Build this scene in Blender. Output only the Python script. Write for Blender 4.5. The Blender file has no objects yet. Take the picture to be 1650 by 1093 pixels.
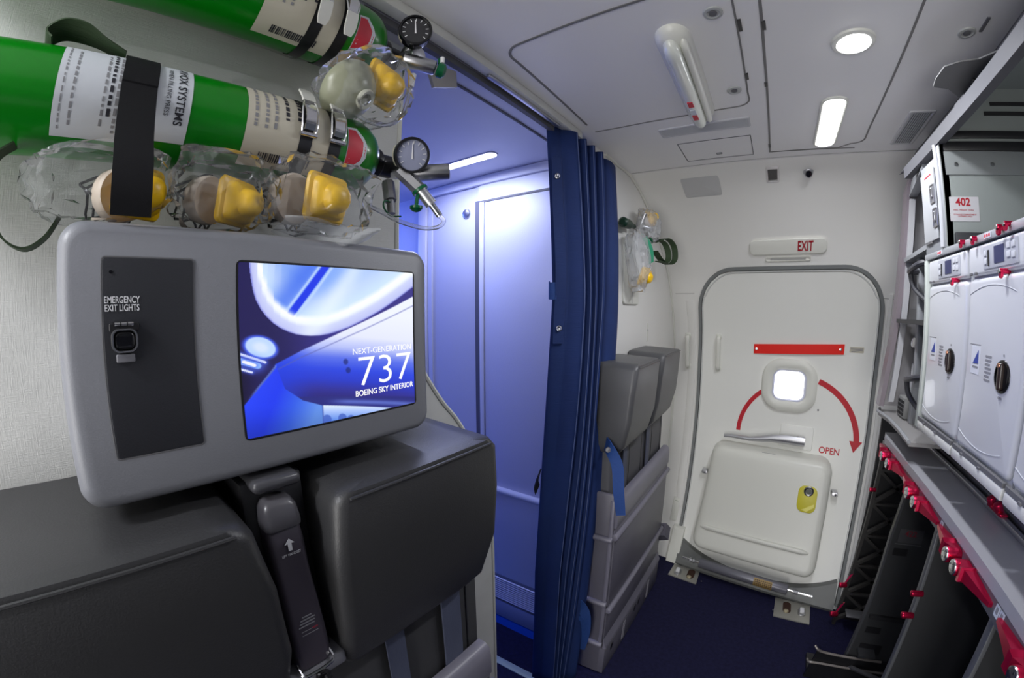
import bpy, bmesh, math, random
import numpy as np
from mathutils import Vector, Matrix, noise
random.seed(7)
PI = math.pi
sc = bpy.context.scene
COL = sc.collection

# ------------------------------------------------------------------ camera, world, lights, exposure
F_PX, W_PX = 652.5, 1650.0
cam_d = bpy.data.cameras.new('camera')
cam = bpy.data.objects.new('camera', cam_d); COL.objects.link(cam)
sc.camera = cam
cam_d.type = 'PANO'
cam_d.sensor_width = 36.0
cam_d.clip_start = 0.01
f_mm = F_PX / W_PX * 36.0
rr = np.linspace(0.0, 23.0, 400)
A = np.stack([rr, rr**2, rr**3, rr**4], 1)
kk = np.linalg.lstsq(A, 2*np.arctan(rr/(2*f_mm)), rcond=None)[0]
def cset(n, v):
    for tgt in (cam_d, getattr(cam_d, 'cycles', None)):
        if tgt is not None and hasattr(tgt, n):
            try:
                setattr(tgt, n, v)
            except Exception:
                pass
cset('panorama_type', 'FISHEYE_LENS_POLYNOMIAL')
cset('fisheye_fov', PI)
cset('fisheye_polynomial_k0', 0.0)
for i in range(4):
    cset('fisheye_polynomial_k%d' % (i+1), -float(kk[i]))
EYE = Vector((0, 0, 1.5))
cam.matrix_world = Matrix(((.8176, -.0411, .5743, 0), (.5758, .0596, -.8154, 0), (-.0007, .9974, .0724, 1.5), (0, 0, 0, 1)))

w = bpy.data.worlds.new('world'); sc.world = w; w.use_nodes = True
w.node_tree.nodes['Background'].inputs[0].default_value = (.35, .38, .5, 1)
w.node_tree.nodes['Background'].inputs[1].default_value = .12
sc.view_settings.view_transform = 'Standard'
try:
    sc.view_settings.look = 'None'
except Exception:
    pass
sc.view_settings.exposure = 0.12
sc.view_settings.gamma = 1.0
sc.view_settings.use_curve_mapping = False
try:
    sc.cycles.use_denoising = True
    sc.cycles.max_bounces = 10
    sc.cycles.transparent_max_bounces = 24
    sc.cycles.sample_clamp_indirect = 6
    sc.cycles.caustics_reflective = False
    sc.cycles.caustics_refractive = False
except Exception:
    pass

def area(name, loc, target, sx, sy, power, color=(1, 1, 1), spread=PI):
    l = bpy.data.lights.new(name, 'AREA'); l.shape = 'RECTANGLE'; l.size = sx; l.size_y = sy
    l.energy = power; l.color = color
    l.spread = spread
    o = bpy.data.objects.new(name, l); COL.objects.link(o)
    o.location = loc
    o.rotation_euler = (Vector(target)-Vector(loc)).to_track_quat('-Z', 'Y').to_euler()
    return o
COOL = (.93, .95, 1.0)
# light from the modelled ceiling fixtures, plus doorway, cabin and floor lights without fixture
area('lamp_galley_strip', (.215, 1.39, 2.07), (.215, 1.39, 0), .05, .34, 4.8, COOL)
area('lamp_galley_dome', (.228, .94, 2.065), (.228, .94, 0), .07, .07, 3.6, COOL)
area('fill_strip_near', (-.34, -.75, 2.07), (-.34, -.75, 0), .06, .36, 11.0, COOL)  # added out of view, placed for the light it throws on the counter
area('unseen_doorway_light', (.0, -1.70, 1.15), (-.05, 0, 1.15), .80, 1.70, 26.0, (1.0, .985, .96))  # assumed open doorway behind the camera, added as frontal fill
area('lamp_corridor_strip', (-1.05, 1.10, 2.04), (-1.05, 1.18, 0), .36, .05, 4.2, (.62, .68, 1.0))
area('lamp_cabin_blue', (-2.3, .9, 1.9), (-1.5, 1.3, 1.1), .5, .5, 9.0, (.14, .24, 1.0))
area('lamp_floor_blue', (-1.15, .62, .10), (-1.0, 1.25, .0), .5, .04, .5, (.05, .2, 1.0))

# ------------------------------------------------------------------ materials
MATS = {}
def mat(name, col, rough=.5, metal=0, bump=0, bscale=200, var=0, vscale=6, coat=0, emit=None, estr=0, spec=.5, sheen=0):
    if name in MATS:
        return MATS[name]
    m = bpy.data.materials.new(name); m.use_nodes = True; MATS[name] = m
    nt = m.node_tree; b = nt.nodes['Principled BSDF']
    c = (*col, 1)
    b.inputs['Base Color'].default_value = c
    b.inputs['Roughness'].default_value = rough
    b.inputs['Metallic'].default_value = metal
    b.inputs['Specular IOR Level'].default_value = spec
    b.inputs['Coat Weight'].default_value = coat
    b.inputs['Sheen Weight'].default_value = sheen
    if emit:
        b.inputs['Emission Color'].default_value = (*emit, 1); b.inputs['Emission Strength'].default_value = estr
    tc = nt.nodes.new('ShaderNodeTexCoord')
    if var:
        n = nt.nodes.new('ShaderNodeTexNoise'); n.inputs['Scale'].default_value = vscale; n.inputs['Detail'].default_value = 5
        nt.links.new(tc.outputs['Object'], n.inputs['Vector'])
        r = nt.nodes.new('ShaderNodeValToRGB')
        r.color_ramp.elements[0].position = .3; r.color_ramp.elements[1].position = .7
        r.color_ramp.elements[0].color = (*[max(0, x*(1-var)) for x in col], 1)
        r.color_ramp.elements[1].color = (*[min(1, x*(1+var)) for x in col], 1)
        nt.links.new(n.outputs['Fac'], r.inputs['Fac']); nt.links.new(r.outputs['Color'], b.inputs['Base Color'])
    if bump:
        n = nt.nodes.new('ShaderNodeTexNoise'); n.inputs['Scale'].default_value = bscale; n.inputs['Detail'].default_value = 3
        nt.links.new(tc.outputs['Object'], n.inputs['Vector'])
        bp = nt.nodes.new('ShaderNodeBump'); bp.inputs['Strength'].default_value = bump; bp.inputs['Distance'].default_value = .002
        nt.links.new(n.outputs['Fac'], bp.inputs['Height']); nt.links.new(bp.outputs['Normal'], b.inputs['Normal'])
    return m

def weave(name, col, scale, strength, rough=.7, axes=('Y', 'Z'), var=.06):
    """linen / ribbed cloth: two crossed wave textures as bump"""
    m = mat(name, col, rough, var=var, vscale=9)
    nt = m.node_tree; b = nt.nodes['Principled BSDF']
    tc = nt.nodes.new('ShaderNodeTexCoord')
    mp = nt.nodes.new('ShaderNodeMapping'); nt.links.new(tc.outputs['Object'], mp.inputs['Vector'])
    mx = None
    for a in axes:
        n = nt.nodes.new('ShaderNodeTexNoise'); n.inputs['Detail'].default_value = 2
        n.inputs['Scale'].default_value = 1.0
        mm = nt.nodes.new('ShaderNodeMapping'); nt.links.new(mp.outputs['Vector'], mm.inputs['Vector'])
        s = [scale*.05]*3; s['XYZ'.index(a)] = scale
        mm.inputs['Scale'].default_value = s
        nt.links.new(mm.outputs['Vector'], n.inputs['Vector'])
        if mx is None:
            mx = n.outputs['Fac']
        else:
            ad = nt.nodes.new('ShaderNodeMath'); ad.operation = 'ADD'
            nt.links.new(mx, ad.inputs[0]); nt.links.new(n.outputs['Fac'], ad.inputs[1]); mx = ad.outputs[0]
    bp = nt.nodes.new('ShaderNodeBump'); bp.inputs['Strength'].default_value = strength; bp.inputs['Distance'].default_value = .002
    nt.links.new(mx, bp.inputs['Height']); nt.links.new(bp.outputs['Normal'], b.inputs['Normal'])
    return m

def clear(name, tint=(1, 1, 1), diff=.12, gloss=.25, rough=.12):
    """thin clear plastic film: mostly see-through, a little milky, shiny on the creases"""
    m = bpy.data.materials.new(name); m.use_nodes = True; MATS[name] = m
    nt = m.node_tree; nt.nodes.clear()
    out = nt.nodes.new('ShaderNodeOutputMaterial')
    tr = nt.nodes.new('ShaderNodeBsdfTransparent'); tr.inputs[0].default_value = (*tint, 1)
    df = nt.nodes.new('ShaderNodeBsdfDiffuse'); df.inputs[0].default_value = (.85, .87, .9, 1)
    gl = nt.nodes.new('ShaderNodeBsdfGlossy'); gl.inputs['Roughness'].default_value = rough
    lw = nt.nodes.new('ShaderNodeLayerWeight'); lw.inputs['Blend'].default_value = gloss
    m1 = nt.nodes.new('ShaderNodeMixShader'); m1.inputs[0].default_value = diff
    m2 = nt.nodes.new('ShaderNodeMixShader')
    nt.links.new(tr.outputs[0], m1.inputs[1]); nt.links.new(df.outputs[0], m1.inputs[2])
    nt.links.new(lw.outputs['Fresnel'], m2.inputs[0])
    nt.links.new(m1.outputs[0], m2.inputs[1]); nt.links.new(gl.outputs[0], m2.inputs[2])
    nt.links.new(m2.outputs[0], out.inputs[0])
    return m

wall_white = mat('wall_white', (.82, .81, .78), .45, bump=.05, bscale=300)
linen = weave('linen_wall', (.62, .62, .60), 1100, .25, .6)
ceil_m = mat('ceiling_white', (.84, .83, .83), .5)
door_m = mat('door_white', (.84, .84, .80), .38)
ivory = mat('ivory_plastic', (.74, .74, .68), .35)
white_pl = mat('white_plastic', (.80, .80, .82), .3)
oven_m = mat('oven_enamel', (.60, .61, .645), .28, coat=.3)
lav_m = mat('lavatory_laminate', (.52, .53, .66), .45, bump=.12, bscale=160)
lav_lt = mat('lavatory_trim', (.62, .63, .74), .4)
seam_m = mat('seam_grey', (.13, .13, .14), .7)
seal_m = mat('rubber_seal', (.20, .21, .21), .55)
grey_con = mat('console_grey', (.205, .21, .235), .42, bump=.08, bscale=500)
dark_pan = mat('panel_charcoal', (.024, .025, .031), .45, bump=.1, bscale=600)
leather = mat('charcoal_leather', (.036, .036, .038), .42, bump=.18, bscale=420)
leather2 = mat('grey_leather', (.085, .085, .09), .4, bump=.15, bscale=420)
cloth_dk = mat('charcoal_cloth', (.045, .045, .05), .7, bump=.2, bscale=500)
belt_m = weave('belt_blue_grey', (.07, .08, .13), 900, .4, .6, ('Y',))
seat_pl = mat('seat_plastic', (.125, .12, .152), .4, bump=.05, bscale=300)
seat_lt = mat('seat_plastic_light', (.19, .183, .23), .38)
black_pl = mat('black_plastic', (.012, .012, .014), .35)
black_cl = mat('black_webbing', (.009, .009, .011), .7, spec=.2, bump=.1, bscale=900)
black_gl = mat('black_gloss', (.006, .006, .008), .08)
chrome = mat('chrome', (.75, .75, .78), .15, 1)
steel = mat('steel', (.52, .52, .54), .3, 1)
alum = mat('aluminium', (.58, .58, .61), .38, 1)
alum_dk = mat('aluminium_dark', (.30, .30, .32), .5, .8)
green_m = mat('green_paint', (.0, .19, .004), .28, coat=.15, var=.08, vscale=5)
green_pl = mat('green_plastic', (.0, .10, .035), .3)
olive = weave('olive_webbing', (.03, .055, .022), 800, .5, .75, ('X',))
yellow = mat('yellow_silicone', (.95, .56, .0), .35)
yel_win = mat('yellow_plate', (.62, .55, .02), .4)
tan = mat('tan_rubber', (.60, .50, .40), .5)
olive_pl = mat('clear_olive_cup', (.30, .31, .22), .3)
lab_w = mat('label_white', (.62, .65, .70), .5)
lab_c = mat('label_cream', (.58, .54, .44), .5)
lab_k = mat('label_ink', (.02, .02, .03), .6)
ink_grey = mat('ink_grey', (.25, .25, .27), .6)
ink_white = mat('ink_white', (.75, .75, .78), .5)
lab_red = mat('label_red', (.60, .025, .05), .5)
exit_red = mat('exit_red', (.35, .008, .02), .5)
strap_red = mat('strap_red', (.85, .018, .01), .5)
arrow_red = mat('arrow_red', (.55, .006, .02), .5)
anod_red = mat('anodised_red', (.62, .012, .07), .25, .75)
curtain_m = weave('curtain_blue', (.003, .021, .115), 420, .35, .8, ('Z',), var=.08)
curtain_e = mat('curtain_edge', (.10, .14, .30), .6)
strap_blue = weave('strap_blue', (.012, .055, .23), 700, .5, .7, ('Y', 'Z'))
carpet = mat('carpet_navy', (.010, .010, .040), .85, bump=.8, bscale=260, var=.25, vscale=60, spec=.2)
galley_m = mat('galley_grey', (.30, .31, .33), .4)
galley_in = mat('galley_interior', (.26, .285, .275), .5)
galley_dk = mat('galley_dark', (.028, .029, .032), .5)
galley_vd = mat('galley_black', (.012, .012, .014), .6)
counter_m = mat('counter_laminate', (.32, .32, .35), .4, bump=.1, bscale=400)
plate_m = mat('floor_plate', (.42, .41, .37), .4, .5)
glow = mat('strip_photoluminescent', (.40, .48, .42), .5)
lamp_w = mat('lamp_diffuser', (1, 1, 1), .4, emit=(1, 1, 1), estr=9)
lamp_b = mat('lamp_diffuser_cool', (1, 1, 1), .4, emit=(.86, .88, 1), estr=4)
daylight = mat('window_daylight', (1, 1, 1), .4, emit=(.93, .95, 1), estr=2.2)
blue_strip = mat('blue_floor_glow', (.02, .12, .60), .4)  # blue LED light along the floor, put into the colour of a strip
lcd = mat('lcd_blue', (.04, .045, .12), .2)
blue_tri = mat('logo_blue', (.03, .06, .32), .5)
orange = mat('orange_plastic', (.75, .16, .02), .4)
film = clear('bag_film', (.985, .99, 1), .07, .13, .13)
film3 = clear('bag_milky', (.97, .98, 1), .30, .22, .25)
film2 = clear('hose_film', (.95, .97, 1), .25, .3, .1)
dialglass = mat('dial_reflection', (.30, .32, .44), .12)  # pale tone puts the reflection on the gauge glass into the colour

# ------------------------------------------------------------------ mesh helpers
class MB:
    def __init__(s):
        s.b = bmesh.new()
    def box(s, x0, x1, y0, y1, z0, z1, bev=0, seg=2):
        t = bmesh.new(); bmesh.ops.create_cube(t, size=1)
        for v in t.verts:
            v.co = Vector((x0+(v.co.x+.5)*(x1-x0), y0+(v.co.y+.5)*(y1-y0), z0+(v.co.z+.5)*(z1-z0)))
        if bev:
            bmesh.ops.bevel(t, geom=t.edges[:], offset=bev, segments=seg, affect='EDGES', profile=.5)
        s.add(t); return s
    def add(s, t):
        me = bpy.data.meshes.new('tmp'); t.to_mesh(me); t.free(); s.b.from_mesh(me); bpy.data.meshes.remove(me)
    def loops(s, L, cap0=True, cap1=True, closed=True):
        rows = [[s.b.verts.new(p) for p in l] for l in L]
        n = len(rows[0])
        for a, b in zip(rows, rows[1:]):
            for i in range(n if closed else n-1):
                j = (i+1) % n
                try:
                    s.b.faces.new((a[i], a[j], b[j], b[i]))
                except Exception:
                    pass
        if closed and cap0:
            s.b.faces.new(list(reversed(rows[0])))
        if closed and cap1:
            s.b.faces.new(rows[-1])
        return s
    def lathe(s, prof, p0, axis, seg=28, cap=True):
        p0 = Vector(p0); ax = Vector(axis).normalized()
        u = ax.orthogonal().normalized(); v = ax.cross(u)
        L = [[p0+ax*t+(u*math.cos(2*PI*k/seg)+v*math.sin(2*PI*k/seg))*max(r, 1e-5) for k in range(seg)] for t, r in prof]
        return s.loops(L, cap, cap)
    def cyl(s, p0, p1, r, r2=None, seg=24, bev=0):
        d = Vector(p1)-Vector(p0); h = d.length; r2 = r if r2 is None else r2
        pr = [(0, r), (h, r2)]
        if bev:
            pr = [(0, r-bev), (bev*.3, r-bev*.3), (bev, r), (h-bev, r2), (h-bev*.3, r2-bev*.3), (h, r2-bev)]
        return s.lathe(pr, p0, d, seg)
    def tube(s, pts, r, seg=8, smooth=0):
        P = [Vector(p) for p in pts]
        if smooth:
            P = catmull(P, smooth)
        L = []; u = None
        for i, p in enumerate(P):
            t = (P[min(i+1, len(P)-1)]-P[max(i-1, 0)]).normalized()
            u = (t.orthogonal() if u is None else u-t*u.dot(t)).normalized(); v = t.cross(u)
            L.append([p+(u*math.cos(2*PI*k/seg)+v*math.sin(2*PI*k/seg))*r for k in range(seg)])
        return s.loops(L)
    def ribbon(s, pts, wid, thick, smooth=6, nrm=None):
        """flat strap along pts, width vector wid (constant or per point)"""
        P = [Vector(p) for p in pts]; Wd = [Vector(wid)]*len(P) if not isinstance(wid, list) else [Vector(x) for x in wid]
        if smooth:
            P = catmull(P, smooth); Wd = catmull(Wd, smooth)
        L = []
        for i, p in enumerate(P):
            t = (P[min(i+1, len(P)-1)]-P[max(i-1, 0)]).normalized()
            wv = Wd[i]*.5; n = t.cross(wv).normalized()*thick*.5
            L.append([p-wv-n, p+wv-n, p+wv+n, p-wv+n])
        return s.loops(L)
    def prism(s, pts, ext):
        e = Vector(ext)
        return s.loops([[Vector(p) for p in pts], [Vector(p)+e for p in pts]])
    def grid(s, fn, nu, nv):
        R = [[s.b.verts.new(fn(i/nu, j/nv)) for j in range(nv+1)] for i in range(nu+1)]
        for i in range(nu):
            for j in range(nv):
                s.b.faces.new((R[i][j], R[i+1][j], R[i+1][j+1], R[i][j+1]))
        return s
    def slab(s, mp, cu, cv, wd, h, r, depth, bev=0, d0=0, n=6, bs=3):
        """rounded rectangle standing depth proud of the surface mp(u,v,d), front edge rounded"""
        L = [[mp(u, v, d0) for u, v in rrect(cu, cv, wd, h, r, n)]]
        if bev:
            for k in range(bs+1):
                a = k/bs*PI/2; ins = bev*(1-math.cos(a)); dd = depth-bev+bev*math.sin(a)
                L.append([mp(u, v, d0+dd) for u, v in rrect(cu, cv, wd-2*ins, h-2*ins, max(r-ins, 1e-4), n)])
        else:
            L.append([mp(u, v, d0+depth) for u, v in rrect(cu, cv, wd, h, r, n)])
        return s.loops(L)
    def ring(s, mp, cu, cv, wd, h, r, tw, depth, d0=0, n=8):
        """rounded rectangular frame of width tw"""
        o = rrect(cu, cv, wd, h, r, n); i = rrect(cu, cv, wd-2*tw, h-2*tw, max(r-tw, .001), n)
        q = .25*tw
        o2 = rrect(cu, cv, wd-2*q, h-2*q, max(r-q, .001), n); i2 = rrect(cu, cv, wd-2*tw+2*q, h-2*tw+2*q, max(r-tw+q, .001), n)
        L = [[mp(u, v, d0) for u, v in o], [mp(u, v, d0+depth*.7) for u, v in o], [mp(u, v, d0+depth) for u, v in o2],
             [mp(u, v, d0+depth) for u, v in i2], [mp(u, v, d0+depth*.7) for u, v in i], [mp(u, v, d0) for u, v in i]]
        s.loops(L, False, False)
        return s
    def o(s, name, m, parent=None, smooth=True, ang=38, recalc=True):
        if recalc:
            bmesh.ops.recalc_face_normals(s.b, faces=s.b.faces[:])
        me = bpy.data.meshes.new(name); s.b.to_mesh(me); s.b.free()
        if smooth:
            for p in me.polygons:
                p.use_smooth = True
            try:
                me.set_sharp_from_angle(angle=math.radians(ang))
            except Exception:
                pass
        me.materials.append(m)
        ob = bpy.data.objects.new(name, me); COL.objects.link(ob)
        if parent is not None:
            par(ob, parent)
        return ob

def wloc(o):
    v = Vector(o.location)
    while o.parent is not None:
        o = o.parent
        v = v+Vector(o.location) if o.get('_loc') else v
    return v
def par(ob, parent):
    ob.parent = parent
    root = parent
    while root.parent is not None:
        root = root.parent
    if root.type == 'EMPTY' and parent is root:
        ob.matrix_parent_inverse = Matrix.Translation(-Vector(root.location))

def catmull(P, n):
    out = []
    for i in range(len(P)-1):
        p0 = P[max(i-1, 0)]; p1 = P[i]; p2 = P[i+1]; p3 = P[min(i+2, len(P)-1)]
        for k in range(n):
            t = k/n
            out.append(.5*((2*p1)+(p2-p0)*t+(2*p0-5*p1+4*p2-p3)*t*t+(3*p1-p0-3*p2+p3)*t**3))
    out.append(P[-1]); return out
def rrect(cu, cv, wd, h, r, n=6):
    r = min(r, wd/2-1e-5, h/2-1e-5); o = []
    for (sx, sy, a0) in ((1, 1, 0), (-1, 1, PI/2), (-1, -1, PI), (1, -1, 1.5*PI)):
        for k in range(n+1):
            a = a0+k/n*PI/2
            o.append((cu+sx*(wd/2-r)+r*math.cos(a), cv+sy*(h/2-r)+r*math.sin(a)))
    return o
def thing(name, label, cat, loc=(0, 0, 0), group=None):
    e = bpy.data.objects.new(name, None); COL.objects.link(e); e.location = loc; e.empty_display_size = .05
    return tag(e, label, cat, group)
def tag(o, label, cat, group=None):
    o['label'] = label; o['category'] = cat
    if group:
        o['group'] = group
    return o
def struct(o):
    o['kind'] = 'structure'; return o
def text(s, size, mp, u, v, parent, m, align='CENTER', sx=1.0, d=.0006, bold=0.0, name='lettering', rot=0, ext=.0002):
    cu = bpy.data.curves.new('t', 'FONT'); cu.body = s; cu.size = size; cu.align_x = align; cu.extrude = ext; cu.offset = bold
    cu.space_line = .85; cu.resolution_u = 3
    ob = bpy.data.objects.new('t', cu); COL.objects.link(ob)
    me = bpy.data.meshes.new_from_object(ob)
    bpy.data.objects.remove(ob); bpy.data.curves.remove(cu)
    c, sn = math.cos(rot), math.sin(rot)
    for vt in me.vertices:
        x, y = vt.co.x*sx, vt.co.y
        vt.co = mp(u+x*c-y*sn, v+x*sn+y*c, d+vt.co.z)
    me.materials.clear(); me.materials.append(m)
    o = bpy.data.objects.new(name, me); me.name = name; COL.objects.link(o)
    if parent is not None:
        par(o, parent)
    return o
def fX(x0):      # faces +X (left wall); u = Y, v = Z
    return lambda u, v, d: Vector((x0+d, u, v))
def fG(x0):      # faces -X (galley front); u = -Y, v = Z
    return lambda u, v, d: Vector((x0-d, -u, v))
def fC(z0):      # faces down (ceiling); u = X, v = Y
    return lambda u, v, d: Vector((u, v, z0-d))
def fF(z0):      # faces up; u = X, v = Y
    return lambda u, v, d: Vector((u, v, z0+d))
def fY(y0):      # faces -Y; u = X, v = Z
    return lambda u, v, d: Vector((u, y0-d, v))

# ------------------------------------------------------------------ setting
# fuselage lining: distance Y of the door side wall at height z, tapering a little towards the tail (+X)
PZ = [(-.1, 2.13), (0, 2.20), (.3, 2.35), (.7, 2.45), (1.0, 2.48), (1.32, 2.45), (1.6, 2.33), (1.76, 2.215), (1.9, 2.075), (2.0, 1.93), (2.06, 1.80), (2.09, 1.68)]
def Pz(z):
    zs = [a for a, b in PZ]; ys = [b for a, b in PZ]; n = len(zs)
    m = [(ys[min(i+1, n-1)]-ys[max(i-1, 0)])/(zs[min(i+1, n-1)]-zs[max(i-1, 0)]) if 0 < i < n-1 else 0 for i in range(n)]
    for i in range(1, n-1):
        m[i] = ((ys[i+1]-ys[i])/(zs[i+1]-zs[i])+(ys[i]-ys[i-1])/(zs[i]-zs[i-1]))/2
    m[0] = (ys[1]-ys[0])/(zs[1]-zs[0]); m[-1] = (ys[-1]-ys[-2])/(zs[-1]-zs[-2])
    z = min(max(z, zs[0]), zs[-1]); i = max(j for j in range(n-1) if zs[j] <= z); h = zs[i+1]-zs[i]; t = (z-zs[i])/h
    return (2*t**3-3*t*t+1)*ys[i]+(t**3-2*t*t+t)*h*m[i]+(-2*t**3+3*t*t)*ys[i+1]+(t**3-t*t)*h*m[i+1]
def SY(x, z):
    return Pz(z)-.16*min(1, max(0, (2.05-z)/.35))*x
def fD(u, v, d):     # on the door side wall; u = X, v = Z
    return Vector((u, SY(u, v)-d, v))
CZ = 2.09
ZS = [0, .05, .1, .2, .3, .4, .5, .6, .7, .8, .9, 1.0, 1.1, 1.2, 1.3, 1.4, 1.5, 1.58, 1.65, 1.7, 1.75, 1.8, 1.84, 1.88, 1.92, 1.95, 1.98, 2.01, 2.03, 2.05, 2.065, 2.08, 2.09]

struct(MB().box(-2.6, 1.5, -1.75, 2.7, -.05, 0).o('floor', carpet, smooth=False))
struct(MB().box(-.585, .70, -1.75, 1.68, CZ, CZ+.04).o('ceiling', ceil_m, smooth=False))
struct(MB().box(-2.6, -.585, -1.75, 1.34, 2.06, 2.10).o('ceiling_corridor', lav_lt, smooth=False))
# door side wall: lining sheet with real thickness behind it
def lin(i, j):
    x = -.62+1.55*i; z = ZS[round(j*(len(ZS)-1))]
    return Vector((x, SY(x, z), z))
mb = MB()
front = [[Vector((-.62+1.55*i/14, SY(-.62+1.55*i/14, z), z)) for z in ZS] for i in range(15)]
mb.grid(lambda a, b: lin(a, b), 14, len(ZS)-1)
mb.grid(lambda a, b: lin(a, b)+Vector((0, .05, .03)), 14, len(ZS)-1)
wd = struct(mb.o('wall_door_side', wall_white, ang=60))
# lavatory aft wall on the right of the aisle (behind the far jump seat), its outer edge follows the fuselage
def prof_wall(x0, x1, y0, name, m):
    pts = [(y0, 0)]+[(SY(x1, z)+.02, z) for z in ZS]+[(y0, CZ+.02)]
    return struct(MB().prism([(x0, y, z) for y, z in pts], (x1-x0, 0, 0)).o(name, m, smooth=False))
prof_wall(-.60, -.56, 1.30, 'wall_right', wall_white)
# curved bead where that wall meets the lining
struct(MB().tube([(-.556, SY(-.556, z)-.006, z) for z in ZS[2:]]+[(-.556, 1.5, CZ-.004), (-.556, 1.40, CZ-.002)], .006).o('trim_1', ivory))
# left lavatory wall (behind monitor, bottles and near jump seat): narrow at the top, wider below
pl = [(-1.75, 0), (.80, 0), (.80, .80), (.785, .93), (.745, 1.12), (.68, 1.235), (.615, 1.31), (.545, 1.42), (.51, 1.55), (.503, 1.68), (.502, CZ+.02), (-1.75, CZ+.02)]
wl = struct(MB().prism([(-.67, y, z) for y, z in pl], (.04, 0, 0)).o('wall_left', linen, smooth=False))
struct(MB().tube([(-.632, y, z) for y, z in pl[1:11]], .006, smooth=4).o('trim_2', ivory))
struct(MB().box(-2.6, -.67, -1.75, .44, 0, 2.06).o('wall_left_lavatory', lav_m, smooth=False))
struct(MB().box(-2.6, 1.5, -1.80, -1.75, 0, CZ+.04).o('wall_near_door_side', wall_white, smooth=False))
mb = MB(); mb.box(-.52, -.42, -1.75, -1.70, 0, 2.0); mb.box(.42, .52, -1.75, -1.70, 0, 2.0); mb.box(-.52, .52, -1.75, -1.70, 2.0, 2.09); struct(mb.o('door_3', wall_white, smooth=False))
# blue-lit lavatory wall across the aisle
lw = struct(MB().box(-1.40, -.56, 1.30, 1.34, 0, 2.06).o('wall_lavatory', lav_m, smooth=False))
struct(MB().box(-1.45, -1.395, 1.285, 1.345, 0, 2.05, .006).o('trim_3', lav_lt))
mb = MB(); mb.box(-2.6, -1.42, 1.34, 1.40, 0, 2.06); struct(mb.o('wall_cabin_divider', lav_m, smooth=False))
struct(MB().box(-2.65, -2.6, -1.75, 1.5, 0, 2.1).o('wall_cabin', lav_m, smooth=False))
struct(MB().box(-1.395, -.56, 1.278, 1.30, 2.022, 2.06, .005).o('trim_4', lav_lt))
struct(MB().box(-1.08, -.56, 1.292, 1.30, 1.955, 2.022).o('trim_5', lav_lt, smooth=False))
struct(MB().box(-1.40, -.56, 1.285, 1.30, 0, .048).o('baseboard_corridor', blue_strip, smooth=False))
mb = MB(); mb.box(-1.385, -1.36, 1.292, 1.30, .05, 2.02); struct(mb.o('trim_6', lav_lt, smooth=False))
# lavatory door: leaf, hinge post, head gap, moulded rub rail, louvre, kick panel
d2 = struct(MB().box(-1.045, -.57, 1.288, 1.30, .30, 1.945, .003).o('door_2', lav_m))
MB().box(-1.093, -1.073, 1.286, 1.30, .05, 1.955).o('gap', mat('gap_grey', (.10, .10, .13), .6), d2, False)
MB().box(-1.071, -1.047, 1.284, 1.30, .05, 1.948, .003).o('hinge_post', lav_lt, d2)
MB().box(-1.09, -.57, 1.287, 1.30, 1.946, 1.954).o('head_gap', seam_m, d2, False)
MB().cyl((-1.045, 1.282, .742), (-.57, 1.282, .742), .014).o('rub_rail', lav_lt, d2)
mb = MB(); mb.box(-1.03, -.60, 1.286, 1.291, .155, .30, .002); lv = mb.o('louvre', mat('louvre_dark', (.10, .11, .17), .6), d2)
mb = MB()
for k in range(11):
    z = .168+k*.0115
    mb.prism([(-1.02, 1.286, z), (-1.02, 1.2815, z-.0015), (-1.02, 1.2815, z+.0005), (-1.02, 1.286, z+.003)], (.41, 0, 0))
mb.o('slats', lav_lt, lv, False)
MB().box(-1.045, -.57, 1.284, 1.298, .055, .15, .003).o('kick_panel', mat('kick_blue_grey', (.22, .24, .36), .45), d2)
tag(MB().lathe([(0, .021), (.004, .021), (.008, .018), (.010, .010), (.0102, 0)], (-1.153, 1.30, 1.913), (0, -1, 0)).o('wall_button', steel), 'round metal cap on the blue-lit wall panel beside the lavatory door', 'cap')
tag(MB().box(-1.35, -.66, 1.075, 1.108, 0, .004).o('floor_path_strip', glow, smooth=False), 'pale green strip stuck across the floor of the aisle', 'floor strip')

# curtain rail and ceiling seams
tr = struct(MB().box(-.596, -.582, .36, 1.06, 2.050, 2.066).o('trim_7', seam_m, smooth=False))
MB().box(-.576, -.545, -.5, 1.18, 2.062, 2.088, .006).o('rail_cover', ivory, tr)
MB().box(-.568, -.556, .70, 1.04, 2.054, 2.063, .003).o('rail_slot', alum, tr)
struct(MB().box(-.650, -.644, -.5, 1.2, 2.056, 2.061).o('trim_8', seam_m, smooth=False))
mb = MB(); mp = fC(CZ)
def seam(pts, wdt=.0055):
    P = [Vector((x, y, CZ-.001)) for x, y in pts]
    L = []
    for i, p in enumerate(P):
        t = (P[min(i+1, len(P)-1)]-P[max(i-1, 0)]).normalized(); n = Vector((-t.y, t.x, 0))*wdt/2
        L.append([p-n+Vector((0, 0, -.0006)), p+n+Vector((0, 0, -.0006)), p+n+Vector((0, 0, .002)), p-n+Vector((0, 0, .002))])
    mb.loops(L)
def arc(cx, cy, r, a0, a1, n=8):
    return [(cx+r*math.cos(a0+(a1-a0)*k/n), cy+r*math.sin(a0+(a1-a0)*k/n)) for k in range(n+1)]
seam([(-.512, 1.14), (-.500, .74)]+arc(-.46, .715, .04, PI, 1.5*PI)+[(-.10, .67), (.0, .72)], .006)
seam([(-.016, .72), (-.023, 1.12)]+arc(-.060, 1.16, .038, 0, PI/2)+[(-.20, 1.205), (-.42, 1.205), (-.51, 1.20)], .0045)
seam([(.038, .60), (.030, .95), (.024, 1.60), (.33, 1.615)], .0065)
seam([(.353, .60), (.350, 1.45)]+arc(.31, 1.53, .042, 0, PI/2)+[(.27, 1.605), (.03, 1.60)], .0055)
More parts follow.
